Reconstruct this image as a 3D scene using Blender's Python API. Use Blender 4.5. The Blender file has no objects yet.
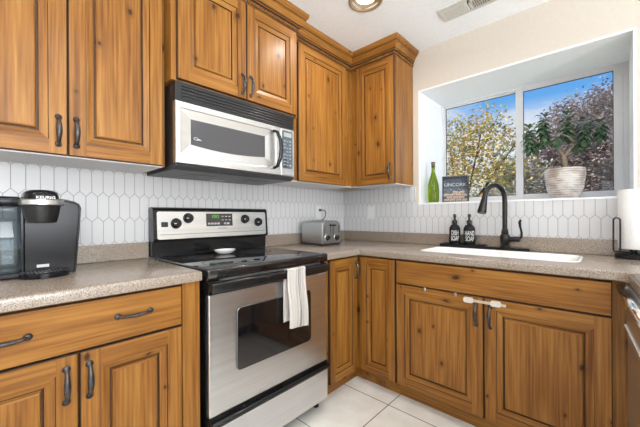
import bpy, bmesh, math, random
from mathutils import Vector, Matrix
random.seed(7)
S = bpy.context.scene
C = S.collection
R = math.radians
V = Vector

# ------------------------------------------------------------ camera, sky, sun, area lights, exposure
cam_d = bpy.data.cameras.new('camera')
cam = bpy.data.objects.new('camera', cam_d); C.objects.link(cam)
cam_d.sensor_width = 36.0
cam_d.lens = 309.1355 / 640 * 36
cam_d.shift_y = 2.637 / 640
cam_d.clip_start = 0.02
cam.matrix_world = (Matrix.Translation((-2.364, -1.8846, 1.1386)) @ Matrix.Rotation(R(42.8992 - 90), 4, 'Z')
                    @ Matrix.Rotation(R(90), 4, 'X') @ Matrix.Rotation(R(-0.2878), 4, 'Z'))
S.camera = cam
S.view_settings.view_transform = 'Standard'
S.view_settings.look = 'None'
S.view_settings.gamma = 1.0
S.view_settings.use_curve_mapping = False
S.view_settings.exposure = -0.38

world = bpy.data.worlds.new('sky'); S.world = world
world.use_nodes = True
nt = world.node_tree; nt.nodes.clear()
tc = nt.nodes.new('ShaderNodeTexCoord')
sp = nt.nodes.new('ShaderNodeSeparateXYZ'); nt.links.new(tc.outputs['Generated'], sp.inputs[0])
rp = nt.nodes.new('ShaderNodeValToRGB'); nt.links.new(sp.outputs['Z'], rp.inputs[0])
rp.color_ramp.elements[0].position = 0.0; rp.color_ramp.elements[0].color = (0.95, 0.96, 0.98, 1)
rp.color_ramp.elements[1].position = 0.6; rp.color_ramp.elements[1].color = (0.05, 0.20, 0.62, 1)
e = rp.color_ramp.elements.new(0.225); e.color = (0.86, 0.92, 0.98, 1)
e = rp.color_ramp.elements.new(0.30); e.color = (0.14, 0.45, 0.95, 1)
mp = nt.nodes.new('ShaderNodeMapping'); mp.inputs['Scale'].default_value = (3, 3, 9)
nt.links.new(tc.outputs['Generated'], mp.inputs[0])
cn = nt.nodes.new('ShaderNodeTexNoise'); cn.inputs['Scale'].default_value = 1.4; cn.inputs['Detail'].default_value = 6
nt.links.new(mp.outputs[0], cn.inputs['Vector'])
cr = nt.nodes.new('ShaderNodeValToRGB'); nt.links.new(cn.outputs['Fac'], cr.inputs[0])
cr.color_ramp.elements[0].position = 0.56; cr.color_ramp.elements[0].color = (0, 0, 0, 1)
cr.color_ramp.elements[1].position = 0.72; cr.color_ramp.elements[1].color = (1, 1, 1, 1)
mx = nt.nodes.new('ShaderNodeMix'); mx.data_type = 'RGBA'
nt.links.new(cr.outputs[0], mx.inputs['Factor']); nt.links.new(rp.outputs[0], mx.inputs['A'])
mx.inputs['B'].default_value = (0.93, 0.95, 0.97, 1)
bg = nt.nodes.new('ShaderNodeBackground'); bg.inputs['Strength'].default_value = 1.2
nt.links.new(mx.outputs['Result'], bg.inputs['Color'])
wo = nt.nodes.new('ShaderNodeOutputWorld'); nt.links.new(bg.outputs[0], wo.inputs[0])

sun_d = bpy.data.lights.new('sun', 'SUN'); sun_d.energy = 7.0; sun_d.angle = R(1.0); sun_d.color = (1, 0.95, 0.86)
sun = bpy.data.objects.new('sun', sun_d); C.objects.link(sun)
sun.rotation_euler = V((0.55, -0.75, -0.62)).to_track_quat('-Z', 'Y').to_euler()

def area(name, loc, direction, sx, sy, energy, color, spread=180):
    d = bpy.data.lights.new(name, 'AREA'); d.shape = 'RECTANGLE'; d.size = sx; d.size_y = sy
    d.energy = energy; d.color = color; d.spread = R(spread)
    o = bpy.data.objects.new(name, d); C.objects.link(o); o.location = loc
    o.rotation_euler = V(direction).to_track_quat('-Z', 'Y').to_euler()
    return o
# added fill lamps, tilted up, in two unseen openings behind the camera
area('fill_rear_wall', (-4.98, -2.9, 1.25), (1, 0, 1.2), 2.2, 1.9, 46, (0.90, 0.95, 1.0), 130)
area('fill_dining_wall', (-2.6, -4.98, 1.45), (0, 1, 1.2), 2.4, 1.5, 285, (0.92, 0.96, 1.0), 130)
area('fill_kitchen_window', (0.56, -1.39, 1.70), (-1, 0, 0), 1.14, 0.80, 2.0, (0.90, 0.95, 1.0))  # added fill lamp outside the glass, brightens the recess
CAN_POWER = 7.5

# ------------------------------------------------------------ materials
MATS = {}
def srgb(r, g, b):
    f = lambda c: (c / 255 / 12.92) if c / 255 <= 0.04045 else ((c / 255 + 0.055) / 1.055) ** 2.4
    return (f(r), f(g), f(b), 1)
def base_mat(name):
    m = bpy.data.materials.new(name); m.use_nodes = True
    t = m.node_tree
    return m, t, t.nodes['Principled BSDF']
def plain(name, col, rough=0.5, metal=0.0, noise=0.0, nscale=30, emit=None, estr=0.0, coat=0.0, bump=0.0, stretch=(1, 1, 1)):
    if name in MATS: return MATS[name]
    m, t, b = base_mat(name)
    b.inputs['Base Color'].default_value = col
    b.inputs['Roughness'].default_value = rough
    b.inputs['Metallic'].default_value = metal
    b.inputs['Coat Weight'].default_value = coat
    if emit:
        b.inputs['Emission Color'].default_value = emit; b.inputs['Emission Strength'].default_value = estr
    tcn = t.nodes.new('ShaderNodeTexCoord')
    mpn = t.nodes.new('ShaderNodeMapping'); mpn.inputs['Scale'].default_value = stretch
    t.links.new(tcn.outputs['Object'], mpn.inputs[0])
    n = t.nodes.new('ShaderNodeTexNoise'); n.inputs['Scale'].default_value = nscale; n.inputs['Detail'].default_value = 4
    t.links.new(mpn.outputs[0], n.inputs['Vector'])
    r = t.nodes.new('ShaderNodeValToRGB'); t.links.new(n.outputs['Fac'], r.inputs[0])
    k = max(noise, 0.02)
    r.color_ramp.elements[0].position = 0.3; r.color_ramp.elements[1].position = 0.7
    r.color_ramp.elements[0].color = tuple(c * (1 - k) for c in col[:3]) + (1,)
    r.color_ramp.elements[1].color = tuple(min(1, c * (1 + k)) for c in col[:3]) + (1,)
    t.links.new(r.outputs[0], b.inputs['Base Color'])
    if bump:
        bp = t.nodes.new('ShaderNodeBump'); bp.inputs['Strength'].default_value = bump; bp.inputs['Distance'].default_value = 0.002
        t.links.new(n.outputs['Fac'], bp.inputs['Height']); t.links.new(bp.outputs[0], b.inputs['Normal'])
    MATS[name] = m
    return m

def mth(t, op, a, b=None):
    n = t.nodes.new('ShaderNodeMath'); n.operation = op
    for i, v in enumerate((a, b)):
        if v is None: continue
        if isinstance(v, (int, float)): n.inputs[i].default_value = v
        else: t.links.new(v, n.inputs[i])
    return n.outputs[0]
def wood(axis):
    name = 'knotty_pine_' + axis
    if name in MATS: return MATS[name]
    m, t, b = base_mat(name)
    L = t.links.new
    tcn = t.nodes.new('ShaderNodeTexCoord')
    oi = t.nodes.new('ShaderNodeObjectInfo')
    cx = t.nodes.new('ShaderNodeCombineXYZ')
    mul = t.nodes.new('ShaderNodeMath'); mul.operation = 'MULTIPLY'; mul.inputs[1].default_value = 37.0
    L(oi.outputs['Random'], mul.inputs[0])
    for i in range(3): L(mul.outputs[0], cx.inputs[i])
    add = t.nodes.new('ShaderNodeVectorMath'); add.operation = 'ADD'
    L(tcn.outputs['Object'], add.inputs[0]); L(cx.outputs[0], add.inputs[1])
    def mapping(al):
        q = t.nodes.new('ShaderNodeMapping'); s = [1, 1, 1]; s['xyz'.index(axis)] = al
        q.inputs['Scale'].default_value = s; L(add.outputs[0], q.inputs[0]); return q
    m1 = mapping(0.09); m2 = mapping(0.62)
    n1 = t.nodes.new('ShaderNodeTexNoise'); n1.inputs['Scale'].default_value = 11; n1.inputs['Detail'].default_value = 5
    n1.inputs['Distortion'].default_value = 0.5; L(m1.outputs[0], n1.inputs['Vector'])
    n2 = t.nodes.new('ShaderNodeTexNoise'); m3 = mapping(0.03)
    n2.inputs['Scale'].default_value = 110; n2.inputs['Detail'].default_value = 2
    L(m3.outputs[0], n2.inputs['Vector'])
    mixf = t.nodes.new('ShaderNodeMix'); mixf.inputs['Factor'].default_value = 0.5
    L(n1.outputs['Fac'], mixf.inputs['A']); L(n2.outputs['Fac'], mixf.inputs['B'])
    r = t.nodes.new('ShaderNodeValToRGB'); L(mixf.outputs['Result'], r.inputs[0])
    r.color_ramp.elements[0].position = 0.33; r.color_ramp.elements[0].color = (0.140, 0.047, 0.008, 1)
    r.color_ramp.elements[1].position = 0.68; r.color_ramp.elements[1].color = (0.410, 0.190, 0.041, 1)
    e = r.color_ramp.elements.new(0.5); e.color = (0.275, 0.112, 0.019, 1)
    # knots: sparse dark ovals with a brown halo
    sv = t.nodes.new('ShaderNodeSeparateXYZ'); L(m2.outputs[0], sv.inputs[0])
    cv = t.nodes.new('ShaderNodeCombineXYZ')
    L(mth(t, 'ADD', sv.outputs[0], sv.outputs[1]), cv.inputs[0]); L(sv.outputs[2], cv.inputs[1])
    v = t.nodes.new('ShaderNodeTexVoronoi'); v.voronoi_dimensions = '2D'; v.inputs['Scale'].default_value = 7.0; L(cv.outputs[0], v.inputs['Vector'])
    nk = t.nodes.new('ShaderNodeTexNoise'); nk.inputs['Scale'].default_value = 60; L(m2.outputs[0], nk.inputs['Vector'])
    vs_ = t.nodes.new('ShaderNodeSeparateColor'); L(v.outputs['Color'], vs_.inputs[0])
    size = mth(t, 'ADD', mth(t, 'MULTIPLY', vs_.outputs[0], 1.3), 0.55)          # every knot its own size
    ad = mth(t, 'ADD', mth(t, 'MULTIPLY', v.outputs['Distance'], size), mth(t, 'MULTIPLY', nk.outputs['Fac'], 0.05))
    kr = t.nodes.new('ShaderNodeValToRGB'); L(ad, kr.inputs[0])
    kr.color_ramp.elements[0].position = 0.055; kr.color_ramp.elements[0].color = (0.95, 0.95, 0.95, 1)
    kr.color_ramp.elements[1].position = 0.17; kr.color_ramp.elements[1].color = (0, 0, 0, 1)
    e = kr.color_ramp.elements.new(0.085); e.color = (0.30, 0.30, 0.30, 1)
    gate = mth(t, 'MULTIPLY', kr.outputs[0], mth(t, 'GREATER_THAN', vs_.outputs[1], 0.54))
    km = t.nodes.new('ShaderNodeMix'); km.data_type = 'RGBA'
    L(gate, km.inputs['Factor']); L(r.outputs[0], km.inputs['A']); km.inputs['B'].default_value = (0.045, 0.014, 0.004, 1)
    L(km.outputs['Result'], b.inputs['Base Color'])
    b.inputs['Roughness'].default_value = 0.40
    b.inputs['Specular IOR Level'].default_value = 0.25; b.inputs['Coat Weight'].default_value = 0.13; b.inputs['Coat Roughness'].default_value = 0.22
    bp = t.nodes.new('ShaderNodeBump'); bp.inputs['Strength'].default_value = 0.12; bp.inputs['Distance'].default_value = 0.001
    L(n2.outputs['Fac'], bp.inputs['Height']); L(bp.outputs[0], b.inputs['Normal'])
    MATS[name] = m
    return m

def picket(name, axis, u0, w):
    H, amp, z0 = 0.126, 0.024, 1.190
    s = amp / (w / 2); hh = (H + amp) / 2; c = 1 / math.sqrt(1 + s * s)
    m, t, b = base_mat(name); L = t.links.new
    tcn = t.nodes.new('ShaderNodeTexCoord'); sx = t.nodes.new('ShaderNodeSeparateXYZ'); L(tcn.outputs['Object'], sx.inputs[0])
    dxa = mth(t, 'PINGPONG', mth(t, 'SUBTRACT', sx.outputs[axis], u0 - 40 * w), w / 2)
    dza = mth(t, 'PINGPONG', mth(t, 'SUBTRACT', sx.outputs[2], z0 - 20 * H), H)
    dxb = mth(t, 'SUBTRACT', w / 2, dxa); dzb = mth(t, 'SUBTRACT', H, dza)
    def d(dx, dz):
        e1 = mth(t, 'SUBTRACT', w / 2, dx)
        e2 = mth(t, 'MULTIPLY', mth(t, 'SUBTRACT', mth(t, 'SUBTRACT', hh, dz), mth(t, 'MULTIPLY', dx, s)), c)
        return mth(t, 'MINIMUM', e1, e2)
    dist = mth(t, 'MAXIMUM', d(dxa, dza), d(dxb, dzb))
    r = t.nodes.new('ShaderNodeMapRange'); r.inputs['From Min'].default_value = 0.0007; r.inputs['From Max'].default_value = 0.0019
    L(dist, r.inputs['Value'])
    mx = t.nodes.new('ShaderNodeMix'); mx.data_type = 'RGBA'; L(r.outputs[0], mx.inputs['Factor'])
    mx.inputs['A'].default_value = (0.28, 0.275, 0.28, 1); mx.inputs['B'].default_value = (0.64, 0.64, 0.65, 1)
    L(mx.outputs['Result'], b.inputs['Base Color'])
    b.inputs['Roughness'].default_value = 0.3
    bp = t.nodes.new('ShaderNodeBump'); bp.inputs['Strength'].default_value = 0.5; bp.inputs['Distance'].default_value = 0.001
    L(r.outputs[0], bp.inputs['Height']); L(bp.outputs[0], b.inputs['Normal'])
    return m
def floor_mat():
    m, t, b = base_mat('beige_floor_tile'); L = t.links.new
    tcn = t.nodes.new('ShaderNodeTexCoord'); sx = t.nodes.new('ShaderNodeSeparateXYZ'); L(tcn.outputs['Object'], sx.inputs[0])
    P = 0.457
    dx = mth(t, 'PINGPONG', mth(t, 'ADD', sx.outputs[0], 0.724 + 40 * P), P / 2)
    dy = mth(t, 'PINGPONG', mth(t, 'ADD', sx.outputs[1], 0.915 + 40 * P), P / 2)
    dist = mth(t, 'MINIMUM', dx, dy)
    r = t.nodes.new('ShaderNodeMapRange'); r.inputs['From Min'].default_value = 0.0018; r.inputs['From Max'].default_value = 0.0034
    L(dist, r.inputs['Value'])
    n = t.nodes.new('ShaderNodeTexNoise'); n.inputs['Scale'].default_value = 9; n.inputs['Detail'].default_value = 6
    L(tcn.outputs['Object'], n.inputs['Vector'])
    cr = t.nodes.new('ShaderNodeValToRGB'); L(n.outputs['Fac'], cr.inputs[0])
    cr.color_ramp.elements[0].position = 0.35; cr.color_ramp.elements[0].color = (0.72, 0.685, 0.62, 1)
    cr.color_ramp.elements[1].position = 0.65; cr.color_ramp.elements[1].color = (0.81, 0.78, 0.73, 1)
    mx = t.nodes.new('ShaderNodeMix'); mx.data_type = 'RGBA'; L(r.outputs[0], mx.inputs['Factor'])
    mx.inputs['A'].default_value = (0.06, 0.045, 0.035, 1); L(cr.outputs[0], mx.inputs['B'])
    L(mx.outputs['Result'], b.inputs['Base Color']); b.inputs['Roughness'].default_value = 0.35
    return m
def speckle():
    m, t, b = base_mat('speckled_laminate'); L = t.links.new
    tcn = t.nodes.new('ShaderNodeTexCoord')
    v = t.nodes.new('ShaderNodeTexVoronoi'); v.inputs['Scale'].default_value = 480; L(tcn.outputs['Object'], v.inputs['Vector'])
    sx = t.nodes.new('ShaderNodeSeparateColor'); L(v.outputs['Color'], sx.inputs[0])
    r = t.nodes.new('ShaderNodeValToRGB'); L(sx.outputs[0], r.inputs[0]); r.color_ramp.interpolation = 'CONSTANT'
    E = r.color_ramp.elements
    E[0].position = 0; E[0].color = (0.15, 0.108, 0.080, 1)
    E[1].position = 0.20; E[1].color = (0.285, 0.225, 0.175, 1)
    e = E.new(0.55); e.color = (0.335, 0.270, 0.215, 1)
    e = E.new(0.86); e.color = (0.41, 0.345, 0.285, 1)
    L(r.outputs[0], b.inputs['Base Color']); b.inputs['Roughness'].default_value = 0.22; b.inputs['Specular IOR Level'].default_value = 1.0
    return m
def glass_mat(name, tint=(1, 1, 1, 1), refl=0.10):
    m = bpy.data.materials.new(name); m.use_nodes = True; t = m.node_tree; t.nodes.clear(); L = t.links.new
    tr = t.nodes.new('ShaderNodeBsdfTransparent'); tr.inputs[0].default_value = tint
    gl = t.nodes.new('ShaderNodeBsdfGlossy'); gl.inputs['Roughness'].default_value = 0.03
    lw = t.nodes.new('ShaderNodeLayerWeight'); lw.inputs['Blend'].default_value = 0.5
    f2 = mth(t, 'ADD', mth(t, 'MULTIPLY', mth(t, 'POWER', lw.outputs['Facing'], 5.0), 0.7), refl * 0.25)
    mix = t.nodes.new('ShaderNodeMixShader'); L(f2, mix.inputs[0]); L(tr.outputs[0], mix.inputs[1]); L(gl.outputs[0], mix.inputs[2])
    o = t.nodes.new('ShaderNodeOutputMaterial'); L(mix.outputs[0], o.inputs[0])
    return m

WX, WY, WZ = wood('x'), wood('y'), wood('z')
GLAZE_SHADE = plain('glaze_and_gap_shade', (0.060, 0.024, 0.008, 1), 0.5)
STEEL = plain('brushed_steel', (0.71, 0.72, 0.735, 1), 0.30, 1.0, 0.06, 60, stretch=(0.02, 1, 1))
CHROME = plain('chrome', (0.8, 0.8, 0.8, 1), 0.12, 1.0)
BLACK = plain('black_enamel', (0.008, 0.008, 0.009, 1), 0.18)
BLACKP = plain('black_plastic', (0.012, 0.012, 0.013, 1), 0.35)
BGLASS = plain('black_glass', (0.006, 0.006, 0.007, 1), 0.06); BGLASS.node_tree.nodes['Principled BSDF'].inputs['Specular IOR Level'].default_value = 1.0
BRONZE = plain('oil_rubbed_bronze', (0.013, 0.011, 0.011, 1), 0.28, 0.3, 0.25, 60)
PEWTER = plain('dark_pewter', (0.085, 0.078, 0.078, 1), 0.30, 0.85, 0.3, 60)
WHITE = plain('white_paint', (0.80, 0.80, 0.79, 1), 0.5)
VINYL = plain('white_vinyl', (0.72, 0.73, 0.74, 1), 0.35)
CEILM = plain('ceiling_paint', (0.92, 0.955, 0.98, 1), 0.8, noise=0.03, nscale=60, bump=0.35)
WALLM = plain('beige_wall_paint', (0.62, 0.56, 0.485, 1), 0.7, noise=0.02, nscale=40, bump=0.08)
MELAM = plain('white_melamine', (0.74, 0.74, 0.75, 1), 0.45)
PORC = plain('white_porcelain', (0.86, 0.85, 0.82, 1), 0.15)
COUNTER = speckle()
GREYP = plain('dark_grey_plastic', (0.055, 0.055, 0.06, 1), 0.4)
MATTE = plain('matte_black', (0.010, 0.010, 0.011, 1), 0.5)
MATTE.node_tree.nodes['Principled BSDF'].inputs['Specular IOR Level'].default_value = 0.25
INK = plain('white_ink', (0.75, 0.75, 0.74, 1), 0.5)

# ------------------------------------------------------------ mesh helpers
def wloc(o):
    p = V((0, 0, 0))
    while o: p = p + o.location; o = o.parent
    return p
def obj(name, bm, mats, parent=None, world=True, smooth=None):
    """bmesh -> ONE mesh object; world=True: vertices were given in room coordinates."""
    if not isinstance(mats, (list, tuple)): mats = [mats]
    if parent and world: bmesh.ops.translate(bm, verts=bm.verts, vec=-wloc(parent))
    me = bpy.data.meshes.new(name)
    if smooth:
        for f in bm.faces: f.smooth = True
        lim = R(smooth)
        for ed in bm.edges:
            ed.smooth = (len(ed.link_faces) == 2 and ed.calc_face_angle(9) < lim)
    bm.to_mesh(me); bm.free()
    for m in mats: me.materials.append(m)
    o = bpy.data.objects.new(name, me); C.objects.link(o)
    if parent: o.parent = parent
    return o
def thing(name, label, cat, loc=(0, 0, 0), group=None, rotz=0):
    o = bpy.data.objects.new(name, None); C.objects.link(o)
    o.location = loc; o.rotation_euler = (0, 0, rotz); o.empty_display_size = 0.05
    return tag(o, label, cat, group)
def tag(o, label, cat, group=None):
    o['label'] = label; o['category'] = cat
    if group: o['group'] = group
    return o
def struct(o):
    o['kind'] = 'structure'; return o
def new(): return bmesh.new()
def box(bm, x0, x1, y0, y1, z0, z1, bev=0.0, mi=0, seg=2):
    if x0 > x1: x0, x1 = x1, x0
    if y0 > y1: y0, y1 = y1, y0
    if z0 > z1: z0, z1 = z1, z0
    vs = [bm.verts.new(p) for p in ((x0, y0, z0), (x1, y0, z0), (x1, y1, z0), (x0, y1, z0), (x0, y0, z1), (x1, y0, z1), (x1, y1, z1), (x0, y1, z1))]
    fs = [bm.faces.new([vs[i] for i in q]) for q in ((0, 3, 2, 1), (4, 5, 6, 7), (0, 1, 5, 4), (1, 2, 6, 5), (2, 3, 7, 6), (3, 0, 4, 7))]
    for f in fs: f.material_index = mi
    if bev > 0:
        es = list({e for f in fs for e in f.edges})
        r = bmesh.ops.bevel(bm, geom=es, offset=bev, segments=seg, affect='EDGES', profile=0.5)
        for f in r['faces']: f.material_index = mi
    return bm
def boxm(*a, **k): return box(new(), *a, **k)
def frames(pts):
    n = len(pts); T = []
    for i in range(n):
        a = pts[max(0, i - 1)]; b = pts[min(n - 1, i + 1)]
        T.append((b - a).normalized())
    up = V((0, 0, 1)) if abs(T[0].z) < 0.9 else V((1, 0, 0))
    N = [(up - T[0] * up.dot(T[0])).normalized()]
    for i in range(1, n):
        q = N[-1] - T[i] * N[-1].dot(T[i]); N.append(q.normalized())
    return T, N
def tube(bm, pts, rad, seg=8, mi=0, sx=1.0, cap=True):
    pts = [V(p) for p in pts]
    if not isinstance(rad, (list, tuple)): rad = [rad] * len(pts)
    T, N = frames(pts); rings = []
    for p, t, n, r in zip(pts, T, N, rad):
        b = t.cross(n)
        rings.append([bm.verts.new(p + n * (r * math.cos(2 * math.pi * k / seg)) + b * (r * sx * math.sin(2 * math.pi * k / seg))) for k in range(seg)])
    for a, b in zip(rings, rings[1:]):
        for k in range(seg):
            f = bm.faces.new((a[k], a[(k + 1) % seg], b[(k + 1) % seg], b[k])); f.material_index = mi
    if cap:
        for q in (rings[0][::-1], rings[-1]):
            f = bm.faces.new(q); f.material_index = mi
    return bm
def lathe(bm, prof, c, axis=(0, 0, 1), seg=24, mi=0, capb=True, capt=True):
    """prof: list of (radius, height along axis)"""
    c = V(c); ax = V(axis).normalized()
    up = V((1, 0, 0)) if abs(ax.x) < 0.9 else V((0, 1, 0))
    n = (up - ax * up.dot(ax)).normalized(); b = ax.cross(n)
    rings = [[bm.verts.new(c + ax * h + (n * math.cos(2 * math.pi * k / seg) + b * math.sin(2 * math.pi * k / seg)) * r) for k in range(seg)] for r, h in prof]
    for a, q in zip(rings, rings[1:]):
        for k in range(seg):
            f = bm.faces.new((a[k], a[(k + 1) % seg], q[(k + 1) % seg], q[k])); f.material_index = mi
    if capb: bm.faces.new(rings[0][::-1]).material_index = mi
    if capt: bm.faces.new(rings[-1]).material_index = mi
    return bm
def prism(bm, poly, fn, d0, d1, mi=0):
    """2D polygon extruded: fn(a, b, d) -> point"""
    A = [bm.verts.new(fn(a, b, d0)) for a, b in poly]; B = [bm.verts.new(fn(a, b, d1)) for a, b in poly]
    fs = [bm.faces.new(A[::-1]), bm.faces.new(B)]
    n = len(poly)
    for i in range(n): fs.append(bm.faces.new((A[i], A[(i + 1) % n], B[(i + 1) % n], B[i])))
    for f in fs: f.material_index = mi
    return bm
def fix(bm): bmesh.ops.recalc_face_normals(bm, faces=bm.faces); return bm
def rrect(x0, x1, y0, y1, r, n=5):
    o = []
    for cx, cy, a0 in ((x1 - r, y1 - r, 0), (x0 + r, y1 - r, 90), (x0 + r, y0 + r, 180), (x1 - r, y0 + r, 270)):
        for i in range(n + 1):
            a = R(a0 + 90 * i / n); o.append((cx + r * math.cos(a), cy + r * math.sin(a)))
    return o
def offs(path, o, closed=False):
    """offset a polyline to its right-hand side by o, mitred"""
    n = len(path); out = []
    P = [V((p[0], p[1])) for p in path]
    for i in range(n):
        ds = []
        if i > 0 or closed: ds.append((P[i] - P[i - 1]).normalized())
        if i < n - 1 or closed: ds.append((P[(i + 1) % n] - P[i]).normalized())
        ns = [V((d.y, -d.x)) for d in ds]
        if len(ns) == 1: out.append(P[i] + ns[0] * o)
        else:
            m = (ns[0] + ns[1]).normalized(); out.append(P[i] + m * (o / max(0.2, m.dot(ns[0]))))
    return out
def sweep(bm, path, prof, segs=None, mi=0):
    """profile (out, z) swept along a plan polyline, mitred; only the listed segments"""
    cols = [offs(path, o) for o, z in prof]
    for s in (range(len(path) - 1) if segs is None else segs):
        A = [bm.verts.new((c[s].x, c[s].y, z)) for c, (o, z) in zip(cols, prof)]
        B = [bm.verts.new((c[s + 1].x, c[s + 1].y, z)) for c, (o, z) in zip(cols, prof)]
        k = len(prof)
        for i in range(k):
            f = bm.faces.new((A[i], A[(i + 1) % k], B[(i + 1) % k], B[i])); f.material_index = mi
        bm.faces.new(A[::-1]).material_index = mi; bm.faces.new(B).material_index = mi
    return fix(bm)
def text(s, name, size, loc, rot, mat, parent, sx=1.0, align='CENTER', depth=0.0006, world=True, line=1.0, bold=0.0):
    cu = bpy.data.curves.new(name, 'FONT'); cu.body = s; cu.size = size; cu.align_x = align; cu.align_y = 'CENTER'
    cu.extrude = depth; cu.space_line = line; cu.offset = bold
    o = bpy.data.objects.new(name, cu); C.objects.link(o)
    dg = bpy.context.evaluated_depsgraph_get()
    me = bpy.data.meshes.new_from_object(o.evaluated_get(dg)); bpy.data.objects.remove(o); bpy.data.curves.remove(cu)
    M = Matrix.Translation(V(loc)) @ Matrix(rot).to_4x4() @ Matrix.Diagonal((sx, 1, 1, 1))
    me.transform(M)
    if parent and world: me.transform(Matrix.Translation(-wloc(parent)))
    me.materials.clear(); me.materials.append(mat)
    o = bpy.data.objects.new(name, me); C.objects.link(o)
    if parent: o.parent = parent
    return o
def basis(xa, ya):
    xa, ya = V(xa).normalized(), V(ya).normalized(); za = xa.cross(ya)
    return Matrix((xa, ya, za)).transposed()
FACE_Y = basis((1, 0, 0), (0, 0, 1))        # lettering on a surface that faces -y
FACE_X = basis((0, -1, 0), (0, 0, 1))       # lettering on a surface that faces -x

# ------------------------------------------------------------ the setting
def grid_plane(bm, us, vs, hole, fn, mi=0):
    g = {}
    def vert(i, j):
        if (i, j) not in g: g[(i, j)] = bm.verts.new(fn(us[i], vs[j]))
        return g[(i, j)]
    for i in range(len(us) - 1):
        for j in range(len(vs) - 1):
            if hole((us[i] + us[i + 1]) / 2, (vs[j] + vs[j + 1]) / 2): continue
            bm.faces.new((vert(i, j), vert(i + 1, j), vert(i + 1, j + 1), vert(i, j + 1))).material_index = mi
    return bm
ZC = 2.4604
WZ0, WZ1, WY0, WY1, WD = 1.24, 2.13, -1.99, -0.787, 0.45     # window recess
struct(obj('floor', boxm(-5, 0, -5, 0, -0.05, 0), floor_mat()))
struct(obj('wall_left', boxm(-5.1, 0.12, 0, 0.12, -0.05, 2.56), WALLM))
bm = new()
T_ = 0.012
box(bm, 0, 0.12, -5.1, WY0 - T_, -0.05, 2.56); box(bm, 0, 0.12, WY1 + T_, 0, -0.05, 2.56)
box(bm, 0, 0.12, WY0 - T_, WY1 + T_, -0.05, WZ0 - T_); box(bm, 0, 0.12, WY0 - T_, WY1 + T_, WZ1 + T_, 2.56)
struct(obj('wall_right', bm, WALLM))
bm = new()                                     # white recess around the window
box(bm, -0.001, WD + 0.05, WY0 - T_, WY0, WZ0, WZ1 + T_); box(bm, -0.001, WD + 0.05, WY1, WY1 + T_, WZ0, WZ1 + T_)
box(bm, -0.001, WD + 0.05, WY0, WY1, WZ1, WZ1 + T_); box(bm, -0.012, WD + 0.05, WY0 - T_, WY1 + T_, WZ0 - T_, WZ0)
struct(obj('trim_recess', bm, plain('recess_paint', (0.87, 0.88, 0.89, 1), 0.5)))
CANS = [(-0.779, -0.803), (-2.0, -2.0), (-0.85, -3.2), (-3.3, -0.9), (-3.4, -3.2), (-2.0, -4.1)]
us = sorted({-5.1, 0.0} | {c[0] + d for c in CANS for d in (-0.065, 0.065)})
vs = sorted({-5.1, 0.0} | {c[1] + d for c in CANS for d in (-0.065, 0.065)})
bm = grid_plane(new(), us, vs, lambda a, b: any(abs(a - c[0]) < 0.065 and abs(b - c[1]) < 0.065 for c in CANS), lambda a, b: (a, b, ZC))
for f in bm.faces: f.normal_flip()
struct(obj('ceiling', bm, CEILM))
struct(obj('roof_deck', boxm(-5.3, 0.75, -5.3, 0.3, 2.62, 2.68), plain('roof_felt', (0.12, 0.11, 0.1, 1), 0.9)))
bm = new()                                     # wall behind the camera with an opening added for a fill lamp
box(bm, -5.12, -5.0, -5.1, -4.05, 0, ZC); box(bm, -5.12, -5.0, -1.75, 0, 0, ZC); box(bm, -5.12, -5.0, -4.05, -1.75, 2.25, ZC)
struct(obj('wall_rear', bm, WALLM))
bm = new()  # unseen wall, its opening added for the other fill lamp
box(bm, -5.1, -3.9, -5.12, -5.0, 0, ZC); box(bm, -1.3, 0, -5.12, -5.0, 0, ZC); box(bm, -3.9, -1.3, -5.12, -5.0, 0, 0.65); box(bm, -3.9, -1.3, -5.12, -5.0, 2.25, ZC)
struct(obj('wall_dining', bm, WALLM))
# picket tile
struct(obj('trim_tile_left', boxm(-3.1, 0, -0.008, 0, 0.9, 1.377), picket('picket_tile_left', 0, -1.9625, 0.0476)))
bm = new(); box(bm, -0.008, 0, -0.75, -0.008, 0.9, 1.377); box(bm, -0.008, 0, -2.6, -0.75, 0.9, WZ0 - 0.012)
struct(obj('trim_tile_right', bm, picket('picket_tile_right', 1, -1.519, 0.0485)))

# window
win = bpy.data.objects.new('window_1', None); C.objects.link(win); win.location = (WD, -1.39, WZ0); struct(win)
bm = new()
FL, FR_, FT, FB = 0.012, 0.026, 0.012, 0.026
box(bm, WD, WD + 0.05, WY1 - FL, WY1, WZ0, WZ1); box(bm, WD, WD + 0.05, WY0, WY0 + FR_, WZ0, WZ1)
box(bm, WD, WD + 0.05, WY0 + FR_, WY1 - FL, WZ1 - FT, WZ1); box(bm, WD, WD + 0.05, WY0 + FR_, WY1 - FL, WZ0, WZ0 + FB)
obj('window_frame', bm, VINYL, win)
def sash(y0, y1, x, sl, sr, st, sb, name):
    bm = new(); zb, zt = WZ0 + FB, WZ1 - FT
    box(bm, x, x + 0.022, y0, y0 + sr, zb, zt, 0.002); box(bm, x, x + 0.022, y1 - sl, y1, zb, zt, 0.002)
    box(bm, x + 0.0005, x + 0.0215, y0 + sr, y1 - sl, zt - st, zt); box(bm, x + 0.0005, x + 0.0215, y0 + sr, y1 - sl, zb, zb + sb)
    o = obj(name, bm, VINYL, win)
    y0 += sr; y1 -= sl; zb += sb; zt -= st; q = 0.004
    g = new()                                   # dark rubber gasket
    for a in ((y0, y0 + q, zb, zt), (y1 - q, y1, zb, zt), (y0 + q, y1 - q, zt - q, zt), (y0 + q, y1 - q, zb, zb + q)):
        box(g, x + 0.006, x + 0.014, *a)
    obj('gasket', g, BLACKP, o)
    obj('pane', boxm(x + 0.009, x + 0.012, y0 + q, y1 - q, zb + q, zt - q), GLASS, o)
GLASS = glass_mat('window_glass')
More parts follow.
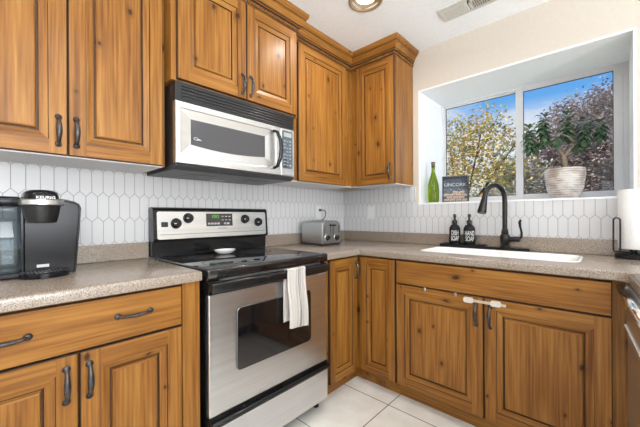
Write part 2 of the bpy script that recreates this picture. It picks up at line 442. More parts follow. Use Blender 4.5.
sash(-1.40, WY1 - FL, WD + 0.026, 0.012, 0.024, 0.014, 0.03, 'sash'); sash(WY0 + FR_, -1.362, WD + 0.002, 0.050, 0.046, 0.026, 0.034, 'sash')

# ------------------------------------------------------------ cabinetry builders
def panel_door(name, parent, O, U, N, w, h, raised=True, s=0.056, hgrain=None):
    """frame-and-raised-panel front; O = lower corner on the front plane, U = along, z up, N = towards the room"""
    O, U, N = V(O), V(U), V(N); Z = V((0, 0, 1))
    bm = new()
    def P(u, v, d): return bm.verts.new(O + U * u + Z * v - N * d)
    def ring(i, d): return [P(i, i, d), P(w - i, i, d), P(w - i, h - i, d), P(i, h - i, d)]
    def band(a, b, mi):
        for k in range(4):
            f = bm.faces.new((a[k], a[(k + 1) % 4], b[(k + 1) % 4], b[k]))
            f.material_index = mi if mi is not None else (1 if k in (0, 2) else 0)
    hm = WX if abs(U.x) > 0.5 else WY
    r0, r1, r2 = ring(0, 0.02), ring(0, 0.003), ring(0.003, 0)
    bm.faces.new(r0[::-1])
    band(r0, r1, 2); band(r1, r2, 2)  # dark edges paint the shade in the gaps around the fronts
    if not raised:
        f = bm.faces.new(r2); f.material_index = 1
        return obj(name, fix(bm), [WZ, hm, GLAZE_SHADE], parent)
    i = 0.003
    for (u0, u1, v0, v1, mi) in ((i, s, i, h - i, 0), (w - s, w - i, i, h - i, 0), (s, w - s, i, s, 1), (s, w - s, h - s, h - i, 1)):
        bm.faces.new((P(u0, v0, 0), P(u1, v0, 0), P(u1, v1, 0), P(u0, v1, 0))).material_index = mi
    rs = [(s, 0, None), (s + 0.002, 0.005, 2), (s + 0.006, 0.005, None), (s + 0.027, 0.010, None), (s + 0.029, 0.0165, 2), (s + 0.033, 0.0165, 2), (s + 0.037, 0.0065, None), (s + 0.042, 0.005, None)]
    prev = ring(rs[0][0], 0)
    for ii, d, mi in rs[1:]:
        q = ring(ii, d); band(prev, q, mi); prev = q
    bm.faces.new(prev).material_index = 0
    fix(bm)
    return obj(name, bm, [WZ, hm, GLAZE_SHADE], parent)
def pull(parent, c, along, N, L=0.104):
    c, A, N = V(c), V(along).normalized(), V(N)
    bm = new()
    for sg in (-1, 1):
        p = c + A * (sg * L / 2)
        lathe(bm, [(0.0105, 0), (0.0115, 0.003), (0.009, 0.006), (0.0055, 0.010)], p, N, 12)
    pts, rad = [], []
    for k in range(13):
        tt = k / 12; sN = math.sin(math.pi * tt) ** 0.6
        pts.append(c + A * ((tt - 0.5) * L) + N * (0.006 + 0.021 * sN)); rad.append(0.0045 + 0.0030 * math.sin(math.pi * tt) ** 2)
    tube(bm, pts, rad, 8, sx=1.25)
    return obj('handle', fix(bm), PEWTER, parent, smooth=50)
CROWN = [(-0.012, 2.335), (0.002, 2.335), (0.002, 2.367), (0.009, 2.370), (0.009, 2.378), (0.014, 2.384),
         (0.018, 2.392), (0.026, 2.408), (0.034, 2.417), (0.038, 2.419), (0.038, 2.425), (0.044, 2.429), (0.050, 2.438), (0.052, 2.447), (0.052, ZC - 0.001), (-0.012, ZC - 0.001)]
def crown(parent, path, segs, grain):
    c = obj('crown_moulding', sweep(new(), path, CROWN, segs), [grain], parent)
    dk = new()
    for zz, oo in ((2.369, 0.0098), (2.3815, 0.0152), (2.421, 0.0392)):
        sweep(dk, path, [(oo - 0.006, zz - 0.0022), (oo, zz - 0.0022), (oo, zz + 0.0022), (oo - 0.006, zz + 0.0022)], segs)
    sweep(dk, path, [(-0.002, 2.3380), (0.0034, 2.3380), (0.0034, 2.3668), (-0.002, 2.3668)], segs)
    obj('glaze_line', dk, GLAZE_SHADE, c)
    rb = new(); off = offs(path, 0.004)
    for s in segs:
        a, b = off[s], off[s + 1]; L = (b - a).length; n = int(L / 0.0165); d = (b - a) / L
        ux = V((d.x, d.y, 0)); uz = V((0, 0, 1)); un = ux.cross(uz)
        for k in range(n):
            p = V((a.x, a.y, 2.3525)) + ux * ((k + 0.5) * L / n)
            M = Matrix.Translation(p) @ basis((ux + uz * 0.9), (uz - ux * 0.9)).to_4x4() @ Matrix.Diagonal((0.0155, 0.0058, 0.010, 1))
            bmesh.ops.create_icosphere(rb, subdivisions=1, radius=1, matrix=M)
    obj('rope_moulding', rb, WZ, c, smooth=80)
    return c
DY, DX = -0.34, -0.31                     # front planes of the wall cabinet doors
ZB = 1.377

# --- wall cabinet left of the microwave
wc = thing('wall_cabinet', 'two-door honey pine wall cabinet at the left, above the black coffee maker', 'cabinet', (-2.147, -0.16, ZB))
obj('cabinet_body', boxm(-2.52, -1.79, DY + 0.021, -0.009, ZB + 0.006, 2.36), WZ, wc)
obj('underside', boxm(-2.52, -1.79, DY + 0.023, -0.009, ZB, ZB + 0.0058), MELAM, wc)
obj('filler_strip', boxm(-1.789, -1.7765, DY + 0.03, -0.009, ZB + 0.003, 2.36), WZ, wc)
d1 = panel_door('door', wc, (-2.146, DY, ZB + 0.004), (1, 0, 0), (0, -1, 0), 0.352, 0.955)
pull(d1, (-2.122, DY, 1.474), (0, 0, 1), (0, -1, 0))
d2 = panel_door('door', wc, (-2.505, DY, ZB + 0.004), (1, 0, 0), (0, -1, 0), 0.356, 0.955)
pull(d2, (-2.177, DY, 1.473), (0, 0, 1), (0, -1, 0))
crown(wc, [(-2.52, DY), (-1.79, DY)], [0], WX)

# --- cabinet over the microwave (deeper)
MY = -0.41
mc = thing('wall_cabinet', 'short deep pine cabinet directly above the microwave, with two doors', 'cabinet', (-1.37, -0.2, 1.787))
obj('cabinet_body', boxm(-1.775, -0.972, MY + 0.021, -0.009, 1.787, 2.36), WZ, mc)
e1 = panel_door('door', mc, (-1.753, MY, 1.792), (1, 0, 0), (0, -1, 0), 0.378, 0.54)
pull(e1, (-1.401, MY, 1.872), (0, 0, 1), (0, -1, 0))
e2 = panel_door('door', mc, (-1.371, MY, 1.792), (1, 0, 0), (0, -1, 0), 0.380, 0.54)
pull(e2, (-1.347, MY, 1.873), (0, 0, 1), (0, -1, 0))
crown(mc, [(-1.775, DY), (-1.775, MY + 0.005), (-0.972, MY + 0.005), (-0.972, DY)], [0, 1, 2], WX)

# --- corner wall cabinets
PATH = [(-0.972, DY + 0.005), (DX + 0.005, DY + 0.005), (DX + 0.005, -0.732), (-0.009, -0.732)]
ca = thing('wall_cabinet', 'tall single-door pine wall cabinet between the microwave and the room corner', 'cabinet', (-0.64, -0.16, ZB))
obj('cabinet_body', boxm(-0.971, DX + 0.021, DY + 0.021, -0.009, ZB + 0.006, 2.36), WZ, ca)
obj('underside', boxm(-0.971, DX + 0.023, DY + 0.023, -0.009, ZB, ZB + 0.0058), MELAM, ca)
panel_door('door', ca, (-0.912, DY, ZB + 0.004), (1, 0, 0), (0, -1, 0), 0.525, 0.955, s=0.05)
crown(ca, PATH, [0], WX)
cb = thing('wall_cabinet', 'narrow single-door pine wall cabinet on the window wall, left of the window', 'cabinet', (-0.15, -0.54, ZB))
obj('cabinet_body', boxm(DX + 0.0215, -0.009, -0.732, DY + 0.02, ZB + 0.006, 2.36), WZ, cb)
obj('underside', boxm(DX + 0.0235, -0.009, -0.731, DY + 0.02, ZB, ZB + 0.0058), MELAM, cb)
g = panel_door('door', cb, (DX, -0.385, ZB + 0.004), (0, -1, 0), (-1, 0, 0), 0.342, 0.955, s=0.048)
pull(g, (DX, -0.690, 1.478), (0, 0, 1), (-1, 0, 0))
crown(cb, PATH, [1, 2], WY)

# --- base cabinets
BY = -0.63; BX = -0.63
bl = thing('base_cabinet', 'pine base cabinet with one wide two-handled drawer, left of the range', 'cabinet', (-2.15, -0.3, 0))
obj('cabinet_body', boxm(-2.54, -1.757, BY + 0.021, -0.001, 0.085, 0.8725), WZ, bl)
obj('toe_kick', boxm(-2.54, -1.757, -0.56, -0.30, 0.0, 0.0845), WX, bl)
obj('end_stile', boxm(-1.829, -1.757, BY + 0.004, BY + 0.0205, 0.085, 0.8725), WZ, bl)
dr = panel_door('drawer', bl, (-2.505, BY, 0.706), (1, 0, 0), (0, -1, 0), 0.673, 0.157, raised=False)
pull(dr, (-2.002, BY, 0.790), (1, 0, 0), (0, -1, 0)); pull(dr, (-2.336, BY, 0.786), (1, 0, 0), (0, -1, 0))
a = panel_door('door', bl, (-2.161, BY, 0.090), (1, 0, 0), (0, -1, 0), 0.329, 0.610)
pull(a, (-2.136, BY, 0.604), (0, 0, 1), (0, -1, 0))
a = panel_door('door', bl, (-2.505, BY, 0.090), (1, 0, 0), (0, -1, 0), 0.340, 0.610)
pull(a, (-2.196, BY, 0.607), (0, 0, 1), (0, -1, 0))

bc = thing('base_cabinet', 'corner pine base cabinet with two narrow doors meeting in the corner', 'cabinet', (-0.45, -0.45, 0))
bm = new(); box(bm, -0.978, -0.002, BY + 0.021, -0.002, 0.085, 0.8725); box(bm, BX + 0.021, -0.002, -0.9135, BY + 0.021, 0.085, 0.8725)
obj('cabinet_body', bm, WZ, bc)
bm = new(); box(bm, -0.978, -0.3, -0.575, -0.30, 0, 0.0845); box(bm, -0.575, -0.30, -0.9135, -0.575, 0, 0.0845)
obj('toe_kick', bm, WX, bc)
a = panel_door('door', bc, (-0.925, BY, 0.090), (1, 0, 0), (0, -1, 0), 0.278, 0.773, s=0.048)
pull(a, (-0.665, BY, 0.775), (0, 0, 1), (0, -1, 0))
panel_door('door', bc, (BX, -0.648, 0.090), (0, -1, 0), (-1, 0, 0), 0.262, 0.773, s=0.048)

bs = thing('base_cabinet', 'wide pine sink base cabinet under the window, two large doors', 'cabinet', (-0.45, -1.43, 0))
bm = new(); box(bm, BX + 0.021, BX + 0.05, -1.945, -0.9145, 0.085, 0.8725); box(bm, BX + 0.05, -0.002, -1.945, -1.87, 0.085, 0.8725)
box(bm, BX + 0.05, -0.002, -0.98, -0.9145, 0.085, 0.8725); box(bm, BX + 0.05, -0.002, -1.87, -0.98, 0.085, 0.11)
obj('cabinet_body', bm, WZ, bs)
obj('toe_kick', boxm(-0.575, -0.30, -1.945, -0.9145, 0, 0.0845), WY, bs)
panel_door('false_drawer_front', bs, (BX, -0.918, 0.721), (0, -1, 0), (-1, 0, 0), 0.980, 0.142, raised=False)
a = panel_door('door', bs, (BX, -0.918, 0.090), (0, -1, 0), (-1, 0, 0), 0.497, 0.626)
pull(a, (BX, -1.381, 0.622), (0, 0, 1), (-1, 0, 0))
a = panel_door('door', bs, (BX, -1.419, 0.090), (0, -1, 0), (-1, 0, 0), 0.479, 0.626)
pull(a, (BX, -1.447, 0.622), (0, 0, 1), (-1, 0, 0))

# third run of the U: angled slightly, seen along its edge at the right of the picture
def third(x): return -1.942 - 0.066 * (-0.648 - x)
# ------------------------------------------------------------ countertops
def slab(name, parent, outline, hole=None, z1=0.914, th=0.0395):
    bm = new()
    prof = [(0, z1 - th), (0, z1 - 0.012), (-0.0012, z1 - 0.0065), (-0.0045, z1 - 0.002), (-0.010, z1)]
    rings = [[bm.verts.new((p.x, p.y, z)) for p in offs(outline, o, True)] for o, z in prof]
    n = len(outline)
    for a, b in zip(rings, rings[1:]):
        for k in range(n): bm.faces.new((a[k], a[(k + 1) % n], b[(k + 1) % n], b[k]))
    def fill(ring, z):
        es = [bm.edges.get((ring[k], ring[(k + 1) % n])) for k in range(n)]
        hv = None
        if hole:
            hv = [bm.verts.new((x, y, z)) for x, y in hole]
            es += [bm.edges.new((hv[k], hv[(k + 1) % len(hv)])) for k in range(len(hv))]
        bmesh.ops.triangle_fill(bm, edges=es, use_beauty=True, use_dissolve=False)
        return hv
    t = fill(rings[-1], z1); b = fill(rings[0], z1 - th)
    if hole:
        for k in range(len(t)): bm.faces.new((t[k], t[(k + 1) % len(t)], b[(k + 1) % len(t)], b[k]))
    return obj(name, fix(bm), COUNTER, parent, smooth=40)
cl = thing('countertop', 'speckled beige countertop left of the range, under the coffee maker', 'countertop', (-2.3, -0.3, 0.876))
slab('worktop', cl, [(-3.0, -0.009), (-3.0, -0.65), (-1.757, -0.65), (-1.757, -0.009)])
obj('backsplash', boxm(-3.0, -1.757, -0.027, -0.0085, 0.9142, 1.0, 0.002), COUNTER, cl)
ck = thing('countertop', 'speckled beige countertop wrapping the corner and holding the sink', 'countertop', (-0.45, -1.0, 0.876))
ol = [(-0.009, -0.009), (-0.979, -0.009), (-0.979, -0.65), (-0.648, -0.65)]
ol += [(-0.648, third(-0.648) + 0.035), (-0.651, third(-0.651) + 0.016), (-0.660, third(-0.660) + 0.005), (-0.680, third(-0.68)), (-0.680, -2.6), (-0.009, -2.6)]
SX0, SX1, SY0, SY1 = -0.475, -0.160, -1.780, -1.000
slab('worktop', ck, ol, rrect(SX0, SX1, SY0, SY1, 0.05))
cp_ = thing('countertop', 'speckled beige countertop over the dishwasher at the far right edge', 'countertop', (-1.0, -2.3, 0.876))
slab('worktop', cp_, [(-2.0, third(-2.0)), (-2.0, -2.6), (-0.6805, -2.6), (-0.6805, third(-0.6805))])
bm = new(); box(bm, -0.979, -0.009, -0.027, -0.0085, 0.9142, 1.0, 0.002); box(bm, -0.027, -0.0085, -2.6, -0.0275, 0.9142, 1.0, 0.002)
obj('backsplash', bm, COUNTER, ck)
# peninsula base + dishwasher
ang = math.atan(0.066)
pb = thing('base_cabinet', 'pine end panel beside the dishwasher, at the far right of the photo', 'cabinet', (-1.0, -2.2, 0))
obj('cabinet_body', boxm(-0.590, -0.02, -2.55, -1.952, 0.09, 0.8725), WZ, pb)
obj('toe_kick', boxm(-0.60, -0.05, -2.5, -2.02, 0, 0.0895), WX, pb)
dw = thing('dishwasher', 'stainless dishwasher with bar handle under the counter at right edge', 'dishwasher', (-0.640, -1.9475, 0), rotz=ang)
obj('body', boxm(-0.60, 0, -0.56, -0.006, 0.085, 0.868), GREYP, dw, world=False)
obj('door_panel', boxm(-0.598, -0.002, -0.006, 0.006, 0.11, 0.698, 0.003), STEEL, dw, world=False)
obj('control_panel', boxm(-0.598, -0.002, -0.006, 0.010, 0.705, 0.868), STEEL, dw, world=False)
obj('seam_highlight', boxm(-0.598, -0.002, 0.004, 0.0155, 0.698, 0.7045, 0.001), VINYL, dw, world=False)  # white lip carries the highlight along the seam in its colour
bm = new(); tube(bm, [(-0.595, 0.026, 0.848), (-0.003, 0.026, 0.848)], 0.014, 12)
for xx in (-0.57, -0.03): tube(bm, [(xx, 0.008, 0.85), (xx, 0.024, 0.85)], 0.007, 8)
obj('handle', bm, CHROME, dw, world=False, smooth=50)
obj('toe_kick', boxm(-0.598, -0.002, -0.5, -0.08, 0.0, 0.0845), BLACKP, dw, world=False)

# ------------------------------------------------------------ sink, faucet, soap
sk = thing('sink', 'white kitchen sink set into the counter below the window', 'sink', (-0.33, -1.39, 0.74))
bm = new()
rp_ = [(0.0115, 0.9142), (0.009, 0.9165), (0.003, 0.9170), (-0.006, 0.914), (-0.012, 0.905), (-0.018, 0.78), (-0.05, 0.745)]
base = rrect(SX0, SX1, SY0, SY1, 0.05)
rg = [[bm.verts.new((p.x, p.y, z)) for p in offs(base[::-1], -o, True)] for o, z in [(a, b) for a, b in rp_]]
for a, b in zip(rg, rg[1:]):
    for k in range(len(base)): bm.faces.new((a[k], a[(k + 1) % len(base)], b[(k + 1) % len(base)], b[k]))
bm.faces.new(rg[-1]); fix(bm)
for f in bm.faces:
    pass
o = obj('basin', bm, PORC, sk, smooth=50)
bm = new(); lathe(bm, [(0.045, 0.0), (0.045, 0.004), (0.030, 0.002)], (-0.33, -1.39, 0.7455), seg=20); obj('drain', bm, CHROME, sk)

FX, FY = -0.09, -1.40
fc = thing('faucet', 'tall bronze gooseneck faucet with side lever behind the sink', 'faucet', (FX, FY, 0.915))
obj('base_plate', fix(prism(new(), rrect(FX - 0.028, FX + 0.028, FY - 0.135, FY + 0.155, 0.026), lambda a, b, d: (a, b, d), 0.9146, 0.932)), BRONZE, fc)
bm = new(); lathe(bm, [(0.030, 0.916), (0.030, 0.932), (0.024, 0.936), (0.0245, 0.952), (0.029, 0.960), (0.030, 0.99), (0.026, 1.004), (0.019, 1.010), (0.021, 1.014), (0.021, 1.022), (0.018, 1.026), (0.020, 1.032), (0.016, 1.04)], (FX, FY, 0), seg=20)
obj('body', bm, BRONZE, fc, smooth=35)
sd = V((-0.90, 0.43, 0)).normalized()
pts = [V((FX, FY, 1.035)), V((FX, FY, 1.12)), V((FX, FY, 1.20))]
rA = 0.088
for k in range(1, 15):
    t = math.pi * k / 14 * 0.95
    pts.append(V((FX, FY, 1.232)) + sd * (rA - rA * math.cos(t)) + V((0, 0, rA * math.sin(t))))
obj('spout', tube(new(), pts, 0.0145, 12), BRONZE, fc, smooth=60)
p = pts[-1]; dn = (pts[-1] - pts[-2]).normalized()
bm = new(); lathe(bm, [(0.0155, -0.004), (0.0165, 0.012), (0.018, 0.02), (0.021, 0.05), (0.0265, 0.094), (0.0265, 0.101), (0.020, 0.103)], p, dn, 16)
h = obj('spray_head', bm, BRONZE, fc, smooth=35)
bm = new(); lathe(bm, [(0.0245, 0.1015), (0.0245, 0.107), (0.018, 0.107)], p, dn, 16); obj('nozzle', bm, GREYP, h)
bm = new(); tube(bm, [(FX, FY - 0.02, 0.975), (FX, FY - 0.045, 0.977), (FX, FY - 0.07, 0.979), (FX, FY - 0.082, 0.98)], [0.017, 0.016, 0.018, 0.013], 14)
tube(bm, [(FX, FY - 0.074, 0.98), (FX - 0.004, FY - 0.092, 0.995), (FX - 0.006, FY - 0.094, 1.02), (FX - 0.006, FY - 0.086, 1.055), (FX - 0.006, FY - 0.083, 1.085), (FX - 0.006, FY - 0.089, 1.102)], [0.008, 0.0075, 0.006, 0.007, 0.009, 0.006], 8)
o = obj('lever', bm, BRONZE, fc, smooth=50)
for c_ in fc.children:
    if c_.name.split('.')[0] != 'base_plate': c_.location.z += 0.0085

tr = thing('soap_tray', 'low black tray on the counter behind the sink, under two bottles', 'tray', (-0.085, -1.135, 0.9145))
bm = new(); box(bm, -0.135, -0.037, -1.285, -0.995, 0.9146, 0.931, 0.002)
for a in ((-0.135, -0.130, -1.285, -0.995), (-0.042, -0.037, -1.285, -0.995), (-0.13, -0.042, -1.285, -1.280), (-0.13, -0.042, -1.0, -0.995)): box(bm, *a, 0.931, 0.938)
obj('tray_body', bm, MATTE, tr)
def soap(y, word, label):
    cx = -0.085; z = 0.9315
    t = thing('soap_bottle', label, 'soap dispenser', (cx, y, z), 'pump bottles on the black tray')
    bm = new(); lathe(bm, [(0.034, z), (0.037, z + 0.004), (0.037, z + 0.112), (0.034, z + 0.124), (0.026, z + 0.136), (0.016, z + 0.143), (0.0145, z + 0.152)], (cx, y, 0), seg=28)
    obj('bottle', bm, MATTE, t, smooth=40)
    bm = new(); lathe(bm, [(0.018, z + 0.150), (0.018, z + 0.170), (0.015, z + 0.173), (0.008, z + 0.176), (0.0065, z + 0.196), (0.0095, z + 0.198), (0.0105, z + 0.214), (0.006, z + 0.217)], (cx, y, 0), seg=16)
    tube(bm, [(cx, y, z + 0.207), (cx - 0.02, y - 0.012, z + 0.208), (cx - 0.034, y - 0.021, z + 0.203)], [0.006, 0.005, 0.004], 8)
    obj('pump', bm, BLACKP, t, smooth=40)
    # lettering wrapped on the front of the bottle
    n = V((-0.93, -0.37, 0)).normalized()
    for s, dz in ((word, 0.083), ('SOAP', 0.045)):
        o = text(s, 'lettering', 0.047, (0, 0, 0), Matrix.Identity(3), INK, None, sx=0.50)
        for v in o.data.vertices:
            a = v.co.x / 0.0374; q = V((n.y, -n.x, 0)) * -1
            if q.dot(V((0.68, -0.73, 0))) < 0: q = -q
            d = n * math.cos(a) + q * math.sin(a)
            v.co = V((0, 0, dz + v.co.y)) + d * (0.0373 + v.co.z)
        o.parent = t
soap(-1.084, 'DISH', 'black pump bottle lettered DISH SOAP standing on the black tray')
soap(-1.182, 'HAND', 'black pump bottle lettered HAND SOAP standing on the black tray')

# ------------------------------------------------------------ range
X0, X1 = -1.7400, -0.9875
rg_ = thing('range', 'stainless and black electric range between the two countertops', 'stove', (-1.368, -0.33, 0))
obj('body', boxm(X0 + 0.003, X1 - 0.003, -0.640, -0.03, 0.045, 0.871), BLACK, rg_)
o = obj('cooktop', boxm(X0, X1, -0.668, -0.055, 0.8715, 0.9165, 0.006, seg=3), BGLASS, rg_, smooth=40)
RING = plain('burner_print', (0.11, 0.11, 0.115, 1), 0.25)
for bx, by, br in ((-1.570, -0.515, 0.105), (-1.175, -0.515, 0.085), (-1.570, -0.225, 0.075), (-1.175, -0.225, 0.09)):
    bm = new()
    for rr in (br, br * 0.62):
        lathe(bm, [(rr - 0.0035, 0.9166), (rr, 0.9168), (rr + 0.0035, 0.9166)], (bx, by, 0), seg=48, capb=False, capt=False)
    obj('burner_ring', bm, RING, o)
yz = lambda a, b, d: (d, a, b)
prof = [(-0.012, 0.9168), (-0.012, 1.178), (-0.020, 1.190), (-0.055, 1.193), (-0.070, 1.188), (-0.078, 1.176), (-0.090, 1.012), (-0.086, 1.004), (-0.064, 0.998), (-0.060, 0.9168)]
bk = obj('backguard', fix(prism(new(), prof, yz, X0 - 0.013, X1 + 0.001)), BLACK, rg_)
def gp(x, z, d=0.0):       # point on the sloping face of the backguard
    return V((x, -0.078 - (1.176 - z) / (1.176 - 1.012) * 0.012 - d, z))
bm = new()
pl = rrect(X0 + 0.006, X1 - 0.018, 1.014, 1.168, 0.012)
A = [bm.verts.new(gp(a, b, 0.004)) for a, b in pl]; B = [bm.verts.new(gp(a, b, 0.0)) for a, b in pl]
bm.faces.new(A); n = len(pl)
for k in range(n): bm.faces.new((A[k], B[k], B[(k + 1) % n], A[(k + 1) % n]))
pn = obj('control_panel', fix(bm), STEEL, bk)
def plate(name, x0, x1, z0, z1, d, mat, parent, r=0.003):
    bm = new(); pl = rrect(x0, x1, z0, z1, r, 3)
    A = [bm.verts.new(gp(a, b, d)) for a, b in pl]; B = [bm.verts.new(gp(a, b, 0.003)) for a, b in pl]
    bm.faces.new(A)
    for k in range(len(pl)): bm.faces.new((A[k], B[k], B[(k + 1) % len(pl)], A[(k + 1) % len(pl)]))
    return obj(name, fix(bm), mat, parent)
bm = new(); obj('panel_crease', boxm(X0 + 0.02, X1 - 0.02, -0.0945, -0.088, 1.0385, 1.0405), GREYP, bk)
dp = plate('display', -1.452, -1.272, 1.080, 1.158, 0.006, BGLASS, bk)
GRN = plain('green_digits', (0.1, 0.6, 0.05, 1), 0.5, emit=(0.25, 1.0, 0.12, 1), estr=0.15)
bm = new()
for i, xx in enumerate((-1.412, -1.400, -1.388, -1.376)):
    for zz in (1.132, 1.140, 1.148): box(bm, xx, xx + 0.008, gp(0, zz, 0.0068).y, gp(0, zz, 0.0055).y, zz - 0.0013, zz + 0.0013)
    box(bm, xx + (0.006 if i % 2 else 0), xx + (0.008 if i % 2 else 0.002), gp(0, 1.14, 0.0068).y, gp(0, 1.14, 0.0055).y, 1.131, 1.149)
obj('clock_digits', bm, GRN, bk)
BTN = plain('button_grey', (0.42, 0.43, 0.46, 1), 0.5)
bm = new()
for xx in (-1.443, -1.422, -1.401, -1.380, -1.335, -1.312): box(bm, xx, xx + 0.016, gp(0, 1.096, 0.0072).y, gp(0, 1.096, 0.0055).y, 1.090, 1.102)
for xx in (-1.350, -1.325, -1.300):
    for zz in (1.118, 1.140): box(bm, xx, xx + 0.014, gp(0, zz, 0.0072).y, gp(0, zz, 0.0055).y, zz - 0.003, zz + 0.003)
obj('button_row', bm, BTN, bk)
obj('maker_badge', boxm(-1.375, -1.315, gp(0, 1.066, 0.0052).y, gp(0, 1.066, 0.0035).y, 1.063, 1.069), BTN, bk)
sw = plate('rocker_switch', -1.714, -1.678, 1.082, 1.110, 0.007, BLACKP, bk); 
for kx, kz in ((-1.634, 1.101), (-1.563, 1.131), (-1.178, 1.122), (-1.072, 1.100)):
    c = gp(kx, kz, 0.004)
    bm = new(); lathe(bm, [(0.030, 0), (0.030, 0.004), (0.027, 0.005), (0.025, 0.021), (0.022, 0.024)], c, (0, -1, 0.04), 24)
    box(bm, kx - 0.004, kx + 0.004, c.y - 0.028, c.y - 0.021, kz - 0.021, kz + 0.021, 0.0015)
    kn = obj('knob', bm, BLACK, bk, smooth=40)
    obj('pointer', boxm(kx - 0.0195, kx - 0.006, c.y - 0.0255, c.y - 0.0215, kz - 0.0015, kz + 0.0015), INK, kn)
# oven door
od = obj('oven_door', boxm(X0 + 0.006, X1 - 0.006, -0.660, -0.641, 0.286, 0.806, 0.004), STEEL, rg_)
xz = lambda y: (lambda a, b, d: (a, d, b))
obj('oven_window', fix(prism(new(), rrect(-1.601, -1.133, 0.446, 0.726, 0.02), xz(0), -0.6668, -0.655)), BGLASS, od)
bm = new(); a_ = rrect(-1.604, -1.130, 0.443, 0.729, 0.022); b_ = rrect(-1.601, -1.133, 0.446, 0.726, 0.02)
A = [bm.verts.new((a, -0.6645, b)) for a, b in a_]; B = [bm.verts.new((a, -0.6672, b)) for a, b in b_]
for k in range(len(A)): bm.faces.new((A[k], A[(k + 1) % len(A)], B[(k + 1) % len(A)], B[k]))
obj('window_trim', fix(bm), plain('dark_steel', (0.25, 0.25, 0.25, 1), 0.35, 1.0), od)
obj('door_top_trim', boxm(X0 + 0.004, X1 - 0.004, -0.662, -0.641, 0.8065, 0.862, 0.003), BLACK, od)
bm = new(); box(bm, X0 + 0.0, X1 - 0.026, -0.706, -0.690, 0.822, 0.864, 0.007, seg=3)
for xx in (X0 + 0.002, X1 - 0.058): box(bm, xx, xx + 0.03, -0.695, -0.6605, 0.826, 0.860, 0.003)
obj('handle', bm, BLACK, od, smooth=40)
obj('glint_strip', boxm(X0 + 0.06, X1 - 0.06, -0.6625, -0.645, 0.8625, 0.8695), STEEL, od)  # steel strip added to draw the reflected glint above the handle
wd = obj('warming_drawer', boxm(X0 + 0.004, X1 - 0.004, -0.664, -0.641, 0.062, 0.249, 0.003), STEEL, rg_)
bm = new(); box(bm, X0 + 0.004, X1 - 0.004, -0.664, -0.641, 0.2495, 0.2845); box(bm, X0 + 0.006, X1 - 0.006, -0.690, -0.660, 0.249, 0.270, 0.006, seg=3)
obj('handle', bm, BLACK, wd, smooth=40)
for sx_ in (X0 + 0.04, X1 - 0.04):
    for yy in (-0.60, -0.08):
        bm = new(); lathe(bm, [(0.018, 0.0), (0.018, 0.008), (0.010, 0.012), (0.010, 0.0445)], (sx_, yy, 0.0005), seg=12); obj('foot', bm, BLACKP, rg_)
# spoon rest
sr = new(); c0 = V((-1.395, -0.205, 0.9175))
pr = [(0.030, 0.0), (0.045, 0.004), (0.062, 0.017), (0.066, 0.024), (0.064, 0.0245), (0.058, 0.016), (0.040, 0.007), (0.02, 0.0055)]
lathe(sr, pr, (0, 0, 0), seg=32)
bmesh.ops.scale(sr, vec=(1.0, 0.72, 1.0), verts=sr.verts); bmesh.ops.translate(sr, vec=c0, verts=sr.verts)
tag(obj('spoon_rest', sr, PORC, smooth=50), 'small white oval dish resting at the back of the black cooktop', 'dish')
# dish towel over the oven handle
def towel():
    bm = new()
    path = []   # (y, z) draped over the bar
    for k in range(13): path.append((-0.7105 - 0.004 * math.sin(k * 0.5), 0.572 + k * (0.862 - 0.572) / 12))
    for k in range(1, 8):
        t = math.pi * k / 8; path.append((-0.698 - 0.0125 * math.cos(t), 0.864 + 0.0085 * math.sin(t)))
    for k in range(9): path.append((-0.6855 + 0.0 * k, 0.862 - k * (0.862 - 0.602) / 8))
    nu = 29; W = 0.124; g = []
    for j, (y, z) in enumerate(path):
        row = []
        back = j > 19
        drop = max(0, 0.862 - z) / 0.3
        for i in range(nu):
            u = i / (nu - 1)
            f = (0.0065 * math.sin(u * 13 + 0.5) + 0.004 * math.sin(u * 29 + z * 7)) * min(1, drop * 1.5)
            if back: f = 0.002 * math.sin(u * 10) * drop; 
            x = -1.3405 + u * W + (-0.007 * min(1, (j - 19) / 3) if back else 0.012 * drop)
            zz = z - (0.012 * (u) * drop if not back else 0)
            row.append(bm.verts.new((x, y - abs(f) if not back else y + f, zz)))
        g.append(row)
    for a, b in zip(g, g[1:]):
        for i in range(nu - 1): bm.faces.new((a[i], a[i + 1], b[i + 1], b[i]))
    fix(bm)
    m, t, b = base_mat('striped_cotton'); L = t.links.new
    tcn = t.nodes.new('ShaderNodeTexCoord'); sx = t.nodes.new('ShaderNodeSeparateXYZ'); L(tcn.outputs['Object'], sx.inputs[0])
    r = t.nodes.new('ShaderNodeValToRGB')
    q = mth(t, 'DIVIDE', mth(t, 'ADD', sx.outputs[0], 0.0), 1.0)
    mr = t.nodes.new('ShaderNodeMapRange'); mr.inputs['From Min'].default_value = -1.34; mr.inputs['From Max'].default_value = -1.20; L(q, mr.inputs['Value'])
    L(mr.outputs[0], r.inputs[0]); r.color_ramp.interpolation = 'CONSTANT'
    E = r.color_ramp.elements; W_ = (0.58, 0.54, 0.50, 1); G_ = (0.24, 0.215, 0.22, 1); G2 = (0.46, 0.41, 0.39, 1)
    E[0].position = 0; E[0].color = W_; E[1].position = 0.40; E[1].color = G2
    for pos, c in ((0.47, W_), (0.52, G_), (0.58, W_), (0.63, G_), (0.66, W_), (0.70, G2), (0.76, W_)):
        e = E.new(pos); e.color = c
    L(r.outputs[0], b.inputs['Base Color']); b.inputs['Roughness'].default_value = 0.9
    o = obj('dish_towel', bm, m, smooth=80)
    md = o.modifiers.new('thick', 'SOLIDIFY'); md.thickness = 0.0022; md.offset = 0
    return tag(o, 'white dish towel with grey stripes hanging over the oven handle', 'towel')
towel()

